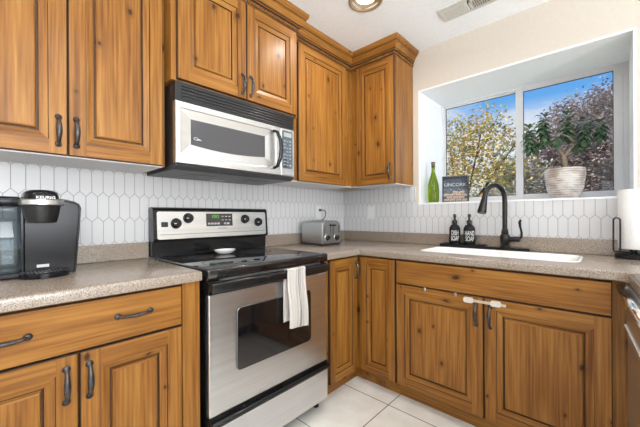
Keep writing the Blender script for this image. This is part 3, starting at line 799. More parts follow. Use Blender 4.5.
# ------------------------------------------------------------ microwave
mw = thing('microwave', 'stainless over-the-range microwave hanging under the short pine cabinet', 'microwave', (-1.385, -0.2, 1.365))
MF = -0.405; MX0, MX1 = -1.762, -1.012
obj('body', boxm(MX0 + 0.003, MX1 - 0.003, -0.372, -0.01, 1.392, 1.784), plain('case_wood_reflection', (0.11, 0.085, 0.07, 1), 0.3, 0.6), mw)  # brown tint paints the reflected pine into the dark grey case
# sloping chin and underside
bm = new(); prism(bm, [(-0.372, 1.3915), (-0.396, 1.3915), (-0.400, 1.386), (-0.372, 1.366), (-0.012, 1.366), (-0.012, 1.3915)], yz, MX0 + 0.002, MX1 - 0.002); fix(bm)
un = obj('underside', bm, plain('grey_hood_metal', (0.075, 0.075, 0.08, 1), 0.4, 0.3), mw)
for xx in (-1.63, -1.25): obj('grease_filter', boxm(xx, xx + 0.14, -0.26, -0.16, 1.3640, 1.3659), GREYP, un)
obj('task_light', boxm(-1.42, -1.34, -0.12, -0.06, 1.3640, 1.3659), plain('frosted_lens', (0.4, 0.4, 0.38, 1), 0.4), un)
gr = obj('vent_grille', boxm(MX0, MX1, -0.400, -0.3725, 1.692, 1.783, 0.004), BLACKP, mw)
bm = new()
for k in range(5): box(bm, MX0 + 0.03, MX1 - 0.012, -0.4055, -0.395, 1.700 + k * 0.0155, 1.7075 + k * 0.0155, 0.0015)
obj('slat', bm, plain('slat_black', (0.022, 0.022, 0.023, 1), 0.3), gr)
bm = new(); 
for zz in (1.6935, 1.778): box(bm, MX0 + 0.022, MX1 - 0.004, -0.4035, -0.395, zz, zz + 0.004)
obj('grille_rim', bm, GREYP, gr)
# door with a dished frame and a window bowed at its lower edge
DX0, DX1, DZ0, DZ1 = MX0, -1.128, 1.393, 1.690
bm = new()
nb = 12
def quadring(x0, x1, z0, z1, bow, y):
    P = [(x0 + (x1 - x0) * k / nb, z0 - bow * 4 * (k / nb) * (1 - k / nb)) for k in range(nb + 1)]
    P += [(x1, z1)] + [(x1 + (x0 - x1) * k / nb, z1) for k in range(1, nb)] + [(x0, z1)]
    return [bm.verts.new((a, y, b)) for a, b in P]
R0 = quadring(DX0, DX1, DZ0, DZ1, 0, -0.3725); R1 = quadring(DX0, DX1, DZ0, DZ1, 0, MF + 0.004); R2 = quadring(DX0 + 0.003, DX1 - 0.003, DZ0 + 0.003, DZ1 - 0.003, 0, MF)
R3 = quadring(DX0 + 0.022, DX1 - 0.030, DZ0 + 0.045, DZ1 - 0.030, 0.012, MF)
R4 = quadring(DX0 + 0.026, DX1 - 0.034, DZ0 + 0.049, DZ1 - 0.034, 0.012, MF + 0.003)
R5 = quadring(DX0 + 0.073, DX1 - 0.108, DZ0 + 0.095, DZ1 - 0.072, 0.014, MF + 0.011)
n = len(R0); bm.faces.new(R0[::-1])
for a, b in ((R0, R1), (R1, R2), (R2, R3), (R3, R4), (R4, R5)):
    for k in range(n): bm.faces.new((a[k], a[(k + 1) % n], b[(k + 1) % n], b[k]))
bm.faces.new(R5)
md = obj('door', fix(bm), plain('satin_steel', (0.74, 0.745, 0.75, 1), 0.34, 1.0, 0.04, 40, stretch=(0.03, 1, 1)), mw)
bm = new()
R5 = quadring(DX0 + 0.076, DX1 - 0.111, DZ0 + 0.098, DZ1 - 0.075, 0.014, MF + 0.0095); R6 = quadring(DX0 + 0.076, DX1 - 0.111, DZ0 + 0.098, DZ1 - 0.075, 0.014, MF + 0.0120)
bm.faces.new(R5); bm.faces.new(R6[::-1])
for k in range(n): bm.faces.new((R5[k], R6[k], R6[(k + 1) % n], R5[(k + 1) % n]))
obj('window', fix(bm), plain('smoked_glass', (0.07, 0.07, 0.076, 1), 0.05, 0.0), md)
bm = new()   # small white maker mark in the corner of the window
tube(bm, [(-1.660 + 0.011 * math.cos(R(a)), MF + 0.0088, 1.524 + 0.006 * math.sin(R(a))) for a in range(20, 330, 22)], 0.0011, 6)
tube(bm, [(-1.655, MF + 0.0088, 1.519), (-1.643, MF + 0.0088, 1.522), (-1.632, MF + 0.0088, 1.519)], [0.0028, 0.003, 0.0015], 6)
obj('maker_logo', bm, INK, md)
bm = new(); pts = [(-1.183, MF - 0.004, 1.655), (-1.176, MF - 0.030, 1.645), (-1.166, MF - 0.045, 1.60), (-1.163, MF - 0.050, 1.545), (-1.166, MF - 0.045, 1.49), (-1.176, MF - 0.030, 1.442), (-1.183, MF - 0.004, 1.432)]
tube(bm, pts, [0.009, 0.010, 0.011, 0.0115, 0.011, 0.010, 0.009], 10, sx=1.25); obj('handle', bm, BLACK, md, smooth=60)
cp = obj('control_panel', boxm(-1.125, MX1, MF, -0.3725, 1.393, 1.690, 0.004), MATS['satin_steel'], mw)
KP = plain('keypad_grey', (0.10, 0.12, 0.14, 1), 0.25)
kp = obj('keypad', fix(prism(new(), rrect(-1.113, -1.030, 1.440, 1.676, 0.01), xz(0), MF - 0.003, MF - 0.0002)), KP, cp)
obj('display', boxm(-1.104, -1.040, MF - 0.0042, MF - 0.0028, 1.638, 1.664), plain('lcd_grey', (0.35, 0.40, 0.36, 1), 0.3), cp)
bm = new()
for r_ in range(8):
    for c_ in range(3):
        if (r_ * 3 + c_) % 7 == 5: continue
        box(bm, -1.105 + c_ * 0.023, -1.105 + c_ * 0.023 + 0.015, MF - 0.0042, MF - 0.0028, 1.456 + r_ * 0.0215, 1.456 + r_ * 0.0215 + (0.009 if c_ != 1 else 0.006))
obj('key_legend', bm, plain('key_light', (0.28, 0.32, 0.36, 1), 0.4), cp)
bm = new()
for zz in (1.449, 1.468, 1.487): box(bm, -1.100, -1.080, MF - 0.0048, MF - 0.0040, zz, zz + 0.010)
obj('key_dark', bm, BLACKP, cp)

# ------------------------------------------------------------ coffee maker
kx = -2.222
cm = thing('coffee_maker', 'black single-serve coffee maker on the left countertop against white tile', 'coffee maker', (kx, -0.2, 0.9145))
bm = new()
hp = [(-2.278, 0.9150), (-2.116, 0.9150), (-2.113, 0.94), (-2.098, 1.150), (-2.097, 1.178), (-2.103, 1.194), (-2.118, 1.204), (-2.150, 1.212), (-2.20, 1.217), (-2.278, 1.217)]
prism(bm, hp, lambda a, b, d: (a, d, b), -0.285, -0.045); fix(bm)
es = [e for e in bm.edges if abs(e.verts[0].co.y + 0.285) < 1e-5 and abs(e.verts[1].co.y + 0.285) < 1e-5 and max(v.co.z for v in e.verts) > 0.93]
bmesh.ops.bevel(bm, geom=es, offset=0.010, segments=3, affect='EDGES')
GB = plain('gloss_black', (0.008, 0.008, 0.010, 1), 0.20); GB.node_tree.nodes['Principled BSDF'].inputs['Specular IOR Level'].default_value = 0.25
obj('housing', bm, GB, cm, smooth=35)
bm = new(); box(bm, -2.375, -2.279, -0.295, -0.06, 1.182, 1.2165, 0.010, seg=3); lid = obj('reservoir_lid', bm, MATS['gloss_black'], cm, smooth=45)
bm = new(); box(bm, -2.345, -2.280, -0.290, -0.062, 0.935, 1.1815, 0.010, seg=3); obj('water_reservoir', bm, glass_mat('smoked_clear_plastic', (0.62, 0.68, 0.71, 1), 0.15), cm, smooth=45)
bm = new(); box(bm, -2.352, -2.279, -0.30, -0.06, 0.9150, 0.9345, 0.006); obj('reservoir_base', bm, MATS['gloss_black'], cm)
bm = new()
cy = -0.300
lathe(bm, [(0.034, 1.118), (0.043, 1.120), (0.049, 1.140), (0.056, 1.184)], (kx, cy, 0), seg=32); obj('brew_head', bm, BLACKP, cm, smooth=40)
bm = new(); lathe(bm, [(0.060, 1.1845), (0.066, 1.187), (0.066, 1.204), (0.060, 1.2075)], (kx, cy, 0), seg=36)
box(bm, kx - 0.066, kx + 0.066, cy + 0.005, -0.18, 1.186, 1.2065, 0.003); sb = obj('silver_band', bm, STEEL, cm, smooth=40)
bm = new(); lathe(bm, [(0.052, 1.2078), (0.052, 1.219), (0.047, 1.234), (0.035, 1.242), (0.012, 1.2445)], (kx, cy + 0.005, 0), seg=32)
box(bm, kx - 0.050, kx + 0.050, cy, -0.17, 1.208, 1.240, 0.012, seg=4); obj('lid_handle', bm, MATS['gloss_black'], cm, smooth=45)
text('KEURIG', 'lettering', 0.0145, (kx + 0.006, cy - 0.060, 1.2125), basis((1, 0.0, 0), (0, 0.15, 1)), INK, cm, sx=1.1, bold=0.0003)
bm = new(); lathe(bm, [(0.074, 0.9150), (0.074, 0.932), (0.070, 0.936)], (kx + 0.008, -0.305, 0), seg=36)
box(bm, kx - 0.066, kx + 0.082, -0.305, -0.2855, 0.9150, 0.936, 0.003); dt = obj('drip_tray', bm, MATS['gloss_black'], cm, smooth=40)
bm = new()
for k in range(-5, 6): box(bm, kx + k * 0.0105 - 0.003, kx + k * 0.0105 + 0.003, -0.305 - 0.060 * math.cos(k / 6), -0.29, 0.9361, 0.9370)
obj('tray_grid', bm, GREYP, dt)
obj('rating_label', boxm(kx - 0.014, kx + 0.022, -0.2872, -0.2852, 0.947, 0.958), plain('label_white', (0.6, 0.6, 0.6, 1), 0.5), cm)
bm = new()
for xx in (-2.165, -2.145): box(bm, xx, xx + 0.010, -0.2705, -0.262, 1.2085, 1.2125)
obj('button', bm, BTN, cm)

# ------------------------------------------------------------ toaster
ta = R(-8)
to = thing('toaster', 'brushed steel toaster with two black knobs in the counter corner', 'toaster', (-0.667, -0.330, 0.9145), rotz=ta)
TW, TD, TH = 0.190, 0.270, 0.190
bm = new()
pf = [(0.004, 0.016), (0.0, 0.03), (0.0, 0.150), (0.008, 0.173), (0.03, 0.186), (0.055, TH), (TW - 0.055, TH), (TW - 0.03, 0.186), (TW - 0.008, 0.173), (TW, 0.150), (TW, 0.03), (TW - 0.004, 0.016)]
TST = plain('toaster_steel', (0.42, 0.42, 0.42, 1), 0.30, 1.0, 0.05, 40, stretch=(1, 0.03, 1))
prism(bm, pf, lambda a, b, d: (a, d, b), 0.012, TD - 0.012); fix(bm); obj('shell', bm, TST, to, world=False, smooth=35)
for y0, y1, nm in ((0.0, 0.013, 'front_panel'), (TD - 0.013, TD, 'back_panel')):
    bm = new(); prism(bm, [(a, b) for a, b in pf], lambda a, b, d: (a, d, b), y0, y1); fix(bm)
    es = [e for e in bm.edges if len(e.link_faces) == 2 and abs((e.verts[0].co.y) - (y0 if nm == 'front_panel' else y1)) < 1e-6 and abs(e.verts[1].co.y - e.verts[0].co.y) < 1e-6]
    bmesh.ops.bevel(bm, geom=es, offset=0.008, segments=3, affect='EDGES')
    o = obj(nm, bm, CHROME if False else TST, to, world=False, smooth=35)
    if nm == 'front_panel': fp = o
bm = new(); box(bm, 0.004, TW - 0.004, 0.004, TD - 0.004, 0.006, 0.0165, 0.003); obj('base', bm, BLACKP, to, world=False)
for xx in (0.02, TW - 0.02):
    for yy in (0.02, TD - 0.02):
        bm = new(); lathe(bm, [(0.010, 0.0004), (0.010, 0.006)], (xx, yy, 0), seg=12); obj('foot', bm, BLACKP, to, world=False)
for i, xx in enumerate((0.048, TW - 0.048)):
    bm = new(); lathe(bm, [(0.022, 0), (0.022, 0.004), (0.0185, 0.005), (0.017, 0.018), (0.014, 0.020)], (xx, -0.0002, 0.062), (0, -1, 0), 20); obj('knob', bm, BLACKP, fp, world=False, smooth=40)
    bm = new(); lathe(bm, [(0.0265, 0), (0.0265, 0.0025), (0.0225, 0.003)], (xx, -0.0001, 0.062), (0, -1, 0), 24); obj('knob_ring', bm, CHROME, fp, world=False, smooth=40)
    xs = (0.082, TW - 0.082)[i]
    obj('lever_slot', boxm(xs - 0.003, xs + 0.003, -0.0008, 0.002, 0.085, 0.165), BLACKP, fp, world=False)
    obj('lever', boxm(xs - 0.015, xs + 0.012, -0.022, -0.0009, 0.148, 0.160, 0.003), BLACKP, fp, world=False)
    bm = new()
    for k in range(3): lathe(bm, [(0.0055, 0), (0.005, 0.003)], ((0.024, TW - 0.024)[i], -0.0002, 0.105 + 0.02 * k), (0, -1, 0), 10)
    obj('button', bm, GREYP, fp, world=False)
bm = new()
for xx in (0.068, 0.122): obj('bread_slot', boxm(xx - 0.012, xx + 0.012, 0.05, TD - 0.05, TH - 0.001, TH + 0.0008), BLACKP, to, world=False)
bm = new()
bm = new()
Mi = (Matrix.Translation((-0.667, -0.330, 0.9145)) @ Matrix.Rotation(ta, 4, 'Z')).inverted()
cpts = [(-0.352, -0.030, 1.192), (-0.335, -0.052, 1.190), (-0.330, -0.065, 1.165), (-0.345, -0.062, 1.125), (-0.385, -0.050, 1.09), (-0.43, -0.042, 1.05), (-0.47, -0.045, 0.99), (-0.50, -0.06, 0.950)]
# smooth the cord
def spline(P, n=6):
    P = [V(p) for p in P]; out = []
    for i in range(len(P) - 1):
        a, b, c, d = P[max(0, i - 1)], P[i], P[i + 1], P[min(len(P) - 1, i + 2)]
        for k in range(n):
            t = k / n; out.append(0.5 * ((2 * b) + (c - a) * t + (2 * a - 5 * b + 4 * c - d) * t * t + (3 * b - a - 3 * c + d) * t ** 3))
    return out + [P[-1]]
tube(bm, [Mi @ p for p in spline(cpts)], 0.0042, 8); obj('cord', bm, BLACKP, to, world=False, smooth=60)
bm = new(); tube(bm, [Mi @ V((-0.366, -0.0162, 1.191)), Mi @ V((-0.352, -0.031, 1.193))], [0.013, 0.009], 10); obj('plug', bm, BLACKP, to, world=False)
# outlets
def outlet(c, U, N, label):
    c, U, N = V(c), V(U), V(N); Z = V((0, 0, 1))
    t = thing('wall_outlet', label, 'outlet', c)
    fn = lambda a, b, d: c + U * a + Z * b + N * d
    bm = fix(prism(new(), rrect(-0.036, 0.036, -0.058, 0.058, 0.006, 3), fn, 0.0002, 0.005)); pl = obj('cover_plate', bm, MELAM, t)
    for s in (-0.021, 0.021):
        so = obj('socket', fix(prism(new(), rrect(-0.017, 0.017, s - 0.0135, s + 0.0135, 0.008, 3), fn, 0.005, 0.0065)), PORC, t)
        for u in (-0.006, 0.006):
            obj('slot', fix(prism(new(), [(u - 0.001, s - 0.004), (u + 0.001, s - 0.004), (u + 0.001, s + 0.005), (u - 0.001, s + 0.005)], fn, 0.0065, 0.0068)), GREYP, so)
outlet((-0.008, -0.322, 1.170), (0, -1, 0), (-1, 0, 0), 'white outlet plate in the tile right of the toaster, under narrow cabinet')
outlet((-0.366, -0.008, 1.170), (1, 0, 0), (0, -1, 0), 'white outlet plate behind the toaster where its black plug sits')

# ------------------------------------------------------------ paper towel holder
PX, PY = -0.115, -1.992
ph = thing('paper_towel_holder', 'black wire paper towel holder on the counter right of the window', 'holder', (PX, PY, 0.9145))
bm = new(); lathe(bm, [(0.078, 0.9148), (0.080, 0.922), (0.080, 0.932), (0.074, 0.937), (0.02, 0.938)], (PX, PY, 0), seg=36); obj('base', bm, MATTE, ph, smooth=40)
bm = new(); tube(bm, [(PX, PY, 0.937), (PX, PY, 1.262)], 0.006, 10); lathe(bm, [(0.006, 1.26), (0.014, 1.262), (0.014, 1.268), (0.005, 1.270)], (PX, PY, 0), seg=12)
for d in (-0.018, 0.018): tube(bm, [(PX - 0.03, PY + d, 0.936), (PX - 0.03, PY + d, 0.963)], 0.006, 8)
obj('post', bm, MATTE, ph, smooth=50)
bm = new(); xl = PX - 0.055; ya, yb = -1.9325, -1.9075; ym = (ya + yb) / 2; rr = (yb - ya) / 2
pa = [(PX - 0.02, PY, 0.950), (xl, PY + 0.02, 0.950), (xl, ya - 0.02, 0.950), (xl, yb - 0.008, 0.950), (xl, yb - 0.002, 0.952), (xl, yb, 0.958), (xl, yb, 1.10)]
pa += [(xl, ym + rr * math.cos(R(a)), 1.11 + rr * math.sin(R(a))) for a in range(0, 181, 20)] + [(xl, ya, 1.10), (xl, ya, 0.952)]
tube(bm, pa, 0.0036, 8); obj('wire_arm', bm, MATTE, ph, smooth=60)
bm = new(); lathe(bm, [(0.020, 0.964), (0.066, 0.964), (0.068, 0.967), (0.068, 1.263), (0.066, 1.266), (0.020, 1.266), (0.020, 0.964)], (PX, PY, 0), seg=48, capb=False, capt=False)
tag(obj('paper_towel_roll', bm, plain('paper_towel', (0.86, 0.855, 0.85, 1), 0.9, noise=0.05, nscale=160, bump=0.5), smooth=40), 'white paper towel roll standing on the black wire holder', 'paper towels')

# ------------------------------------------------------------ things on the window sill
SZ = WZ0 + 0.0006
bt = thing('glass_bottle', 'tall green corked glass bottle at the left end of the sill', 'bottle', (0.075, -0.862, SZ))
bm = new(); prf = [(0.024, 0), (0.040, 0.003), (0.0435, 0.03), (0.0445, 0.09), (0.041, 0.14), (0.031, 0.185), (0.020, 0.222), (0.0145, 0.245), (0.0135, 0.285), (0.0155, 0.286), (0.0155, 0.294), (0.0135, 0.296)]
lathe(bm, prf, (0.075, -0.862, SZ), seg=28, capt=False)
m, t_, b_ = base_mat('green_glass'); b_.inputs['Base Color'].default_value = (0.25, 0.36, 0.02, 1); b_.inputs['Roughness'].default_value = 0.06
b_.inputs['Transmission Weight'].default_value = 0.92; b_.inputs['IOR'].default_value = 1.35
obj('bottle_glass', bm, m, bt, smooth=50)
bm = new(); lathe(bm, [(0.012, 0.283), (0.012, 0.300), (0.015, 0.302), (0.015, 0.325), (0.013, 0.328)], (0.075, -0.862, SZ), seg=16); obj('stopper', bm, plain('cork_dark', (0.16, 0.11, 0.07, 1), 0.8), bt, smooth=40)
# cork shadow box
cb_a = R(-30)
bxp = V((0.10, -0.924, SZ))
uc = thing('cork_display_box', 'dark shadow box lettered UNCORK, half full of wine corks', 'display box', bxp)
Un = V((math.sin(cb_a) * -1 * -1, 0, 0))
U = V((math.sin(R(-25)), -math.cos(R(-25)), 0)); N = V((-math.cos(R(-25)), -math.sin(R(-25)), 0)) 
U = V((-0.36, -0.933, 0)).normalized(); N = V((-0.933, 0.36, 0)).normalized()
U = V((0.36, -0.933, 0)).normalized(); N = V((-0.933, -0.36, 0)).normalized()
W_, H_, D_ = 0.192, 0.207, 0.045
def ub(u0, u1, v0, v1, d0, d1, bm=None):
    bm = bm or new(); prism(bm, [(u0, v0), (u1, v0), (u1, v1), (u0, v1)], lambda a, b, d: bxp + U * a + V((0, 0, b)) + N * d, d0, d1); return bm
DKB = plain('charcoal_wood', (0.035, 0.037, 0.042, 1), 0.5)
bm = new(); t1 = 0.010
ub(0, t1, 0, H_, -D_, 0, bm); ub(W_ - t1, W_, 0, H_, -D_, 0, bm); ub(t1, W_ - t1, 0, t1, -D_, 0, bm); ub(t1, W_ - t1, H_ - t1, H_, -D_, 0, bm)
obj('frame', fix(bm), DKB, uc)
obj('back_board', fix(ub(t1, W_ - t1, t1, H_ - t1, -D_, -D_ + 0.004)), plain('slate_board', (0.075, 0.085, 0.10, 1), 0.6), uc)
text('UNCORK', 'lettering', 0.038, bxp + U * (W_ * 0.5) + V((0, 0, 0.142)) + N * (-D_ + 0.0052), basis(U, (0, 0, 1)), plain('pale_print', (0.80, 0.75, 0.68, 1), 0.6), uc, sx=1.0)
obj('cover_glass', fix(ub(t1, W_ - t1, t1, H_ - t1, -0.006, -0.003)), glass_mat('cover_glass', (0.95, 0.97, 1, 1), 0.10), uc)
bm = new(); bmL = new()
rnd = random.Random(3)
for k in range(14): 
    u, v = rnd.uniform(0.02, W_ - 0.02), rnd.uniform(0.10, H_ - 0.018)
    if 0.118 < v < 0.166: v = 0.176 if k % 2 else 0.104
    obj('printed_star', fix(ub(u, u + 0.003, v, v + 0.003, -D_ + 0.0042, -D_ + 0.005)), INK, uc)
CORK = plain('cork', (0.62, 0.42, 0.27, 1), 0.85, noise=0.25, nscale=120)
row = 0; z = t1 + 0.0105; cols = 0
proto = None
while z < 0.095:
    nrow = 4 if row % 2 == 0 else 3
    for k in range(nrow):
        if row >= 3 and k in (0, 3): continue
        u = 0.030 + k * 0.044 + (0.023 if row % 2 else 0); a = rnd.uniform(-0.22, 0.22)
        if proto is None:
            b2 = new(); lathe(b2, [(0.009, -0.020), (0.0098, -0.018), (0.0098, 0.018), (0.009, 0.020)], (0, 0, 0), (1, 0, 0), 12); proto = obj('wine_cork', b2, CORK, smooth=50); o = proto
        else:
            o = proto.copy(); C.objects.link(o)
        o.location = bxp + U * u + V((0, 0, z)) + N * (-0.018 - 0.008 * (k % 2) - 0.004)
        o.rotation_euler = (basis(U, (0, 0, 1)) @ Matrix.Rotation(a, 3, 'Z')).to_euler()
        tag(o, 'pale brown wine cork in the heap inside the UNCORK box', 'cork', 'wine corks in the UNCORK box')
    z += 0.0205; row += 1

# jade plant
JX, JY = 0.20, -1.682
jp = thing('jade_plant', 'bushy green jade plant in whitewashed woven pot on the sill', 'plant', (JX, JY, SZ))
m, t_, b_ = base_mat('whitewashed_weave'); L = t_.links.new
tcn = t_.nodes.new('ShaderNodeTexCoord'); mpn = t_.nodes.new('ShaderNodeMapping'); mpn.inputs['Scale'].default_value = (1, 1, 1.7); L(tcn.outputs['Object'], mpn.inputs[0])
n_ = t_.nodes.new('ShaderNodeTexNoise'); n_.inputs['Scale'].default_value = 16; n_.inputs['Detail'].default_value = 5; L(mpn.outputs[0], n_.inputs['Vector'])
w_ = t_.nodes.new('ShaderNodeTexWave'); w_.bands_direction = 'Z'; w_.inputs['Scale'].default_value = 22; w_.inputs['Distortion'].default_value = 2.5; L(tcn.outputs['Object'], w_.inputs['Vector'])
mx_ = t_.nodes.new('ShaderNodeMix'); mx_.inputs['Factor'].default_value = 0.15; L(n_.outputs['Fac'], mx_.inputs['A']); L(w_.outputs['Fac'], mx_.inputs['B'])
r_ = t_.nodes.new('ShaderNodeValToRGB'); L(mx_.outputs['Result'], r_.inputs[0])
r_.color_ramp.elements[0].position = 0.33; r_.color_ramp.elements[0].color = (0.32, 0.25, 0.20, 1); r_.color_ramp.elements[1].position = 0.60; r_.color_ramp.elements[1].color = (0.60, 0.575, 0.545, 1)
L(r_.outputs[0], b_.inputs['Base Color']); b_.inputs['Roughness'].default_value = 0.85
bp_ = t_.nodes.new('ShaderNodeBump'); bp_.inputs['Strength'].default_value = 0.8; bp_.inputs['Distance'].default_value = 0.004; L(mx_.outputs['Result'], bp_.inputs['Height']); L(bp_.outputs[0], b_.inputs['Normal'])
bm = new(); lathe(bm, [(0.066, 0), (0.078, 0.01), (0.096, 0.07), (0.106, 0.14), (0.1075, 0.180), (0.104, 0.197), (0.098, 0.197), (0.096, 0.17)], (JX, JY, SZ), seg=40, capt=False); obj('pot', bm, m, jp, smooth=40)
bm = new(); lathe(bm, [(0.02, 0.172), (0.097, 0.170)], (JX, JY, SZ), seg=32, capt=False); obj('soil', bm, plain('soil', (0.05, 0.035, 0.025, 1), 0.95), jp)
STEM = plain('jade_stem', (0.22, 0.17, 0.12, 1), 0.8, noise=0.3, nscale=40)
B0 = V((JX, JY, SZ + 0.165))
def up(y, z, x=0.0): return V((JX + x, y, z))
J1 = up(-1.680, 1.520); J2 = up(-1.640, 1.585, -0.02); J3 = up(-1.722, 1.575, 0.01)
br = [([B0, up(-1.684, 1.47), J1], [0.019, 0.016, 0.014]),
      ([J1, up(-1.655, 1.56, -0.01), J2, up(-1.60, 1.62, -0.03), up(-1.555, 1.66, -0.04)], [0.014, 0.011, 0.010, 0.008, 0.005]),
      ([J2, up(-1.60, 1.605, -0.05), up(-1.54, 1.63, -0.06), up(-1.50, 1.68, -0.05)], [0.009, 0.008, 0.006, 0.004]),
      ([J1, up(-1.70, 1.555, 0.01), up(-1.735, 1.60, 0.02), up(-1.728, 1.66, 0.02), up(-1.712, 1.73, 0.0)], [0.013, 0.011, 0.009, 0.008, 0.005]),
      ([J1, up(-1.72, 1.548, 0.03), up(-1.77, 1.575, 0.05), up(-1.80, 1.64, 0.04), up(-1.805, 1.70, 0.02)], [0.010, 0.009, 0.008, 0.006, 0.004]),
      ([up(-1.77, 1.575, 0.05), up(-1.82, 1.61, 0.05), up(-1.858, 1.67, 0.04)], [0.007, 0.006, 0.004]),
      ([up(-1.735, 1.60, 0.02), up(-1.70, 1.64, -0.05), up(-1.66, 1.66, -0.08)], [0.007, 0.006, 0.004])]
bm = new()
for P_, r in br: tube(bm, P_, r, 8)
obj('stem', bm, STEM, jp, smooth=60)
lf = new()
def leaf(p, d, nrm, L, w):
    d = d.normalized(); s = d.cross(nrm).normalized(); nn = s.cross(d)
    prof = [(0.0, 0.15), (0.25, 0.62), (0.55, 1.0), (0.82, 0.72), (1.0, 0.12)]
    rows = []
    for a, b in prof:
        droop = -0.10 * L * a * a
        c = p + d * (L * a) + V((0, 0, droop))
        h = 0.0035 * (1 - abs(a - 0.5))
        rows.append([lf.verts.new(c - s * (w * b)), lf.verts.new(c + nn * h), lf.verts.new(c + s * (w * b)), lf.verts.new(c - nn * h)])
    for r1, r2 in zip(rows, rows[1:]):
        for k in range(4): lf.faces.new((r1[k], r1[(k + 1) % 4], r2[(k + 1) % 4], r2[k]))
    lf.faces.new(rows[0][::-1]); lf.faces.new(rows[-1])
rn = random.Random(11)
def tuft(c, h, n, spread):
    for k in range(n):
        t = k / (n - 1)
        p = c + V((rn.uniform(-0.12, 0.12) * spread, rn.uniform(-0.12, 0.12) * spread, -h * (1 - t)))
        a = k * 2.4 + rn.uniform(-0.4, 0.4)
        el = -0.85 + 0.95 * t * t + rn.uniform(-0.25, 0.2) + (0.6 if t > 0.9 else 0)
        d = V((math.cos(a) * math.cos(el), math.sin(a) * math.cos(el), math.sin(el)))
        leaf(p + d * 0.006, d, V((0, 0, 1)), rn.uniform(0.044, 0.062) * (1.1 - 0.4 * t), rn.uniform(0.012, 0.017))
for c, h, n, s in (((-0.045, 0.185, 0), 0.14, 50, 0.05), ((-0.04, 0.105, 0), 0.17, 64, 0.05), ((0.0, -0.014, 0), 0.14, 50, 0.045), ((0.02, -0.098, 0), 0.14, 54, 0.06), ((0.04, -0.172, 0), 0.09, 34, 0.04), ((-0.08, 0.035, 0), 0.05, 16, 0.035), ((0.05, -0.058, 0), 0.08, 24, 0.05), ((-0.03, 0.14, 0), 0.06, 20, 0.03)):
    zt = {0.185: 1.735, 0.105: 1.800, -0.014: 1.792, -0.098: 1.745, -0.172: 1.722, 0.035: 1.66, -0.058: 1.65, 0.14: 1.66}[c[1]]
    tuft(V((JX + c[0], JY + c[1], zt)), h, n, s)
m, t_, b_ = base_mat('jade_leaf'); b_.inputs['Roughness'].default_value = 0.35
oi = t_.nodes.new('ShaderNodeTexCoord'); n_ = t_.nodes.new('ShaderNodeTexNoise'); n_.inputs['Scale'].default_value = 28; t_.links.new(oi.outputs['Object'], n_.inputs['Vector'])
r_ = t_.nodes.new('ShaderNodeValToRGB'); t_.links.new(n_.outputs['Fac'], r_.inputs[0]); r_.color_ramp.elements[0].position = 0.3; r_.color_ramp.elements[0].color = (0.035, 0.078, 0.043, 1)
r_.color_ramp.elements[1].position = 0.7; r_.color_ramp.elements[1].color = (0.11, 0.18, 0.10, 1); t_.links.new(r_.outputs[0], b_.inputs['Base Color'])
fix(lf); obj('foliage', lf, m, jp, smooth=70)

# ------------------------------------------------------------ child lock on the sink cabinet doors
lk = thing('child_safety_latch', 'white child safety strap joining the two sink cabinet doors', 'safety latch', (BX, -1.41, 0.695))
for yc, zc_ in ((-1.345, 0.692), (-1.474, 0.694)):
    bm = new(); prism(bm, rrect(yc - 0.024, yc + 0.024, zc_ - 0.014, zc_ + 0.014, 0.010), lambda a, b, d: (d, a, b), BX - 0.0135, BX - 0.0003); fix(bm)
    es = [e for e in bm.edges if all(abs(v.co.x - (BX - 0.0135)) < 1e-5 for v in e.verts)]
    bmesh.ops.bevel(bm, geom=es, offset=0.003, segments=2, affect='EDGES')
    obj('pad', bm, plain('latch_white', (0.66, 0.60, 0.56, 1), 0.4), lk, smooth=40)
obj('strap', boxm(BX - 0.0085, BX - 0.0058, -1.520, -1.330, 0.686, 0.700, 0.001), plain('beige_strap', (0.55, 0.45, 0.33, 1), 0.5), lk)
for i, (yy, lab) in enumerate(((-1.105, 'small metal clip at the top of left sink door, nearer the corner'), (-1.278, 'small metal clip at the top of left sink door, nearer the white strap'))):
    bm = new(); box(bm, BX - 0.004, BX - 0.0004, yy - 0.006, yy + 0.006, 0.699, 0.7195, 0.001); tag(obj('door_clip', bm, CHROME), lab, 'clip', 'metal clips on the sink door')

# ------------------------------------------------------------ recessed lights and vent
HOT = plain('lamp_lens', (1, 0.95, 0.85, 1), 0.5, emit=(1.0, 0.93, 0.80, 1), estr=5)
BAF = plain('gold_baffle', (0.34, 0.25, 0.14, 1), 0.5, 0.0)
def can(x, y, label):
    t = thing('recessed_light', label, 'ceiling light', (x, y, ZC), 'round recessed lights in the ceiling')
    bm = new(); lathe(bm, [(0.104, -0.0005), (0.104, -0.004), (0.100, -0.006), (0.0925, -0.006)], (x, y, ZC), seg=40, capb=False, capt=False)
    obj('trim_ring', bm, plain('antique_trim', (0.40, 0.31, 0.19, 1), 0.4, 0.3), t, smooth=50)
    bm = new(); lathe(bm, [(0.0925, -0.006), (0.078, 0.002), (0.058, 0.014)], (x, y, ZC), seg=40, capb=False, capt=False)
    obj('baffle', bm, BAF, t, smooth=50)
    bm = new(); lathe(bm, [(0.02, 0.006), (0.046, 0.009), (0.0585, 0.015)], (x, y, ZC), seg=32, capt=False)
    obj('lens', bm, HOT, t, smooth=50)
    d = bpy.data.lights.new('lamp', 'AREA'); d.shape = 'DISK'; d.size = 0.12; d.energy = CAN_POWER; d.color = (1.0, 0.95, 0.88); d.spread = R(160)
    o = bpy.data.objects.new('lamp', d); C.objects.link(o); o.parent = t; o.location = (0, 0, -0.009)
can(*CANS[0], 'lit round recessed light in the white ceiling above the range')
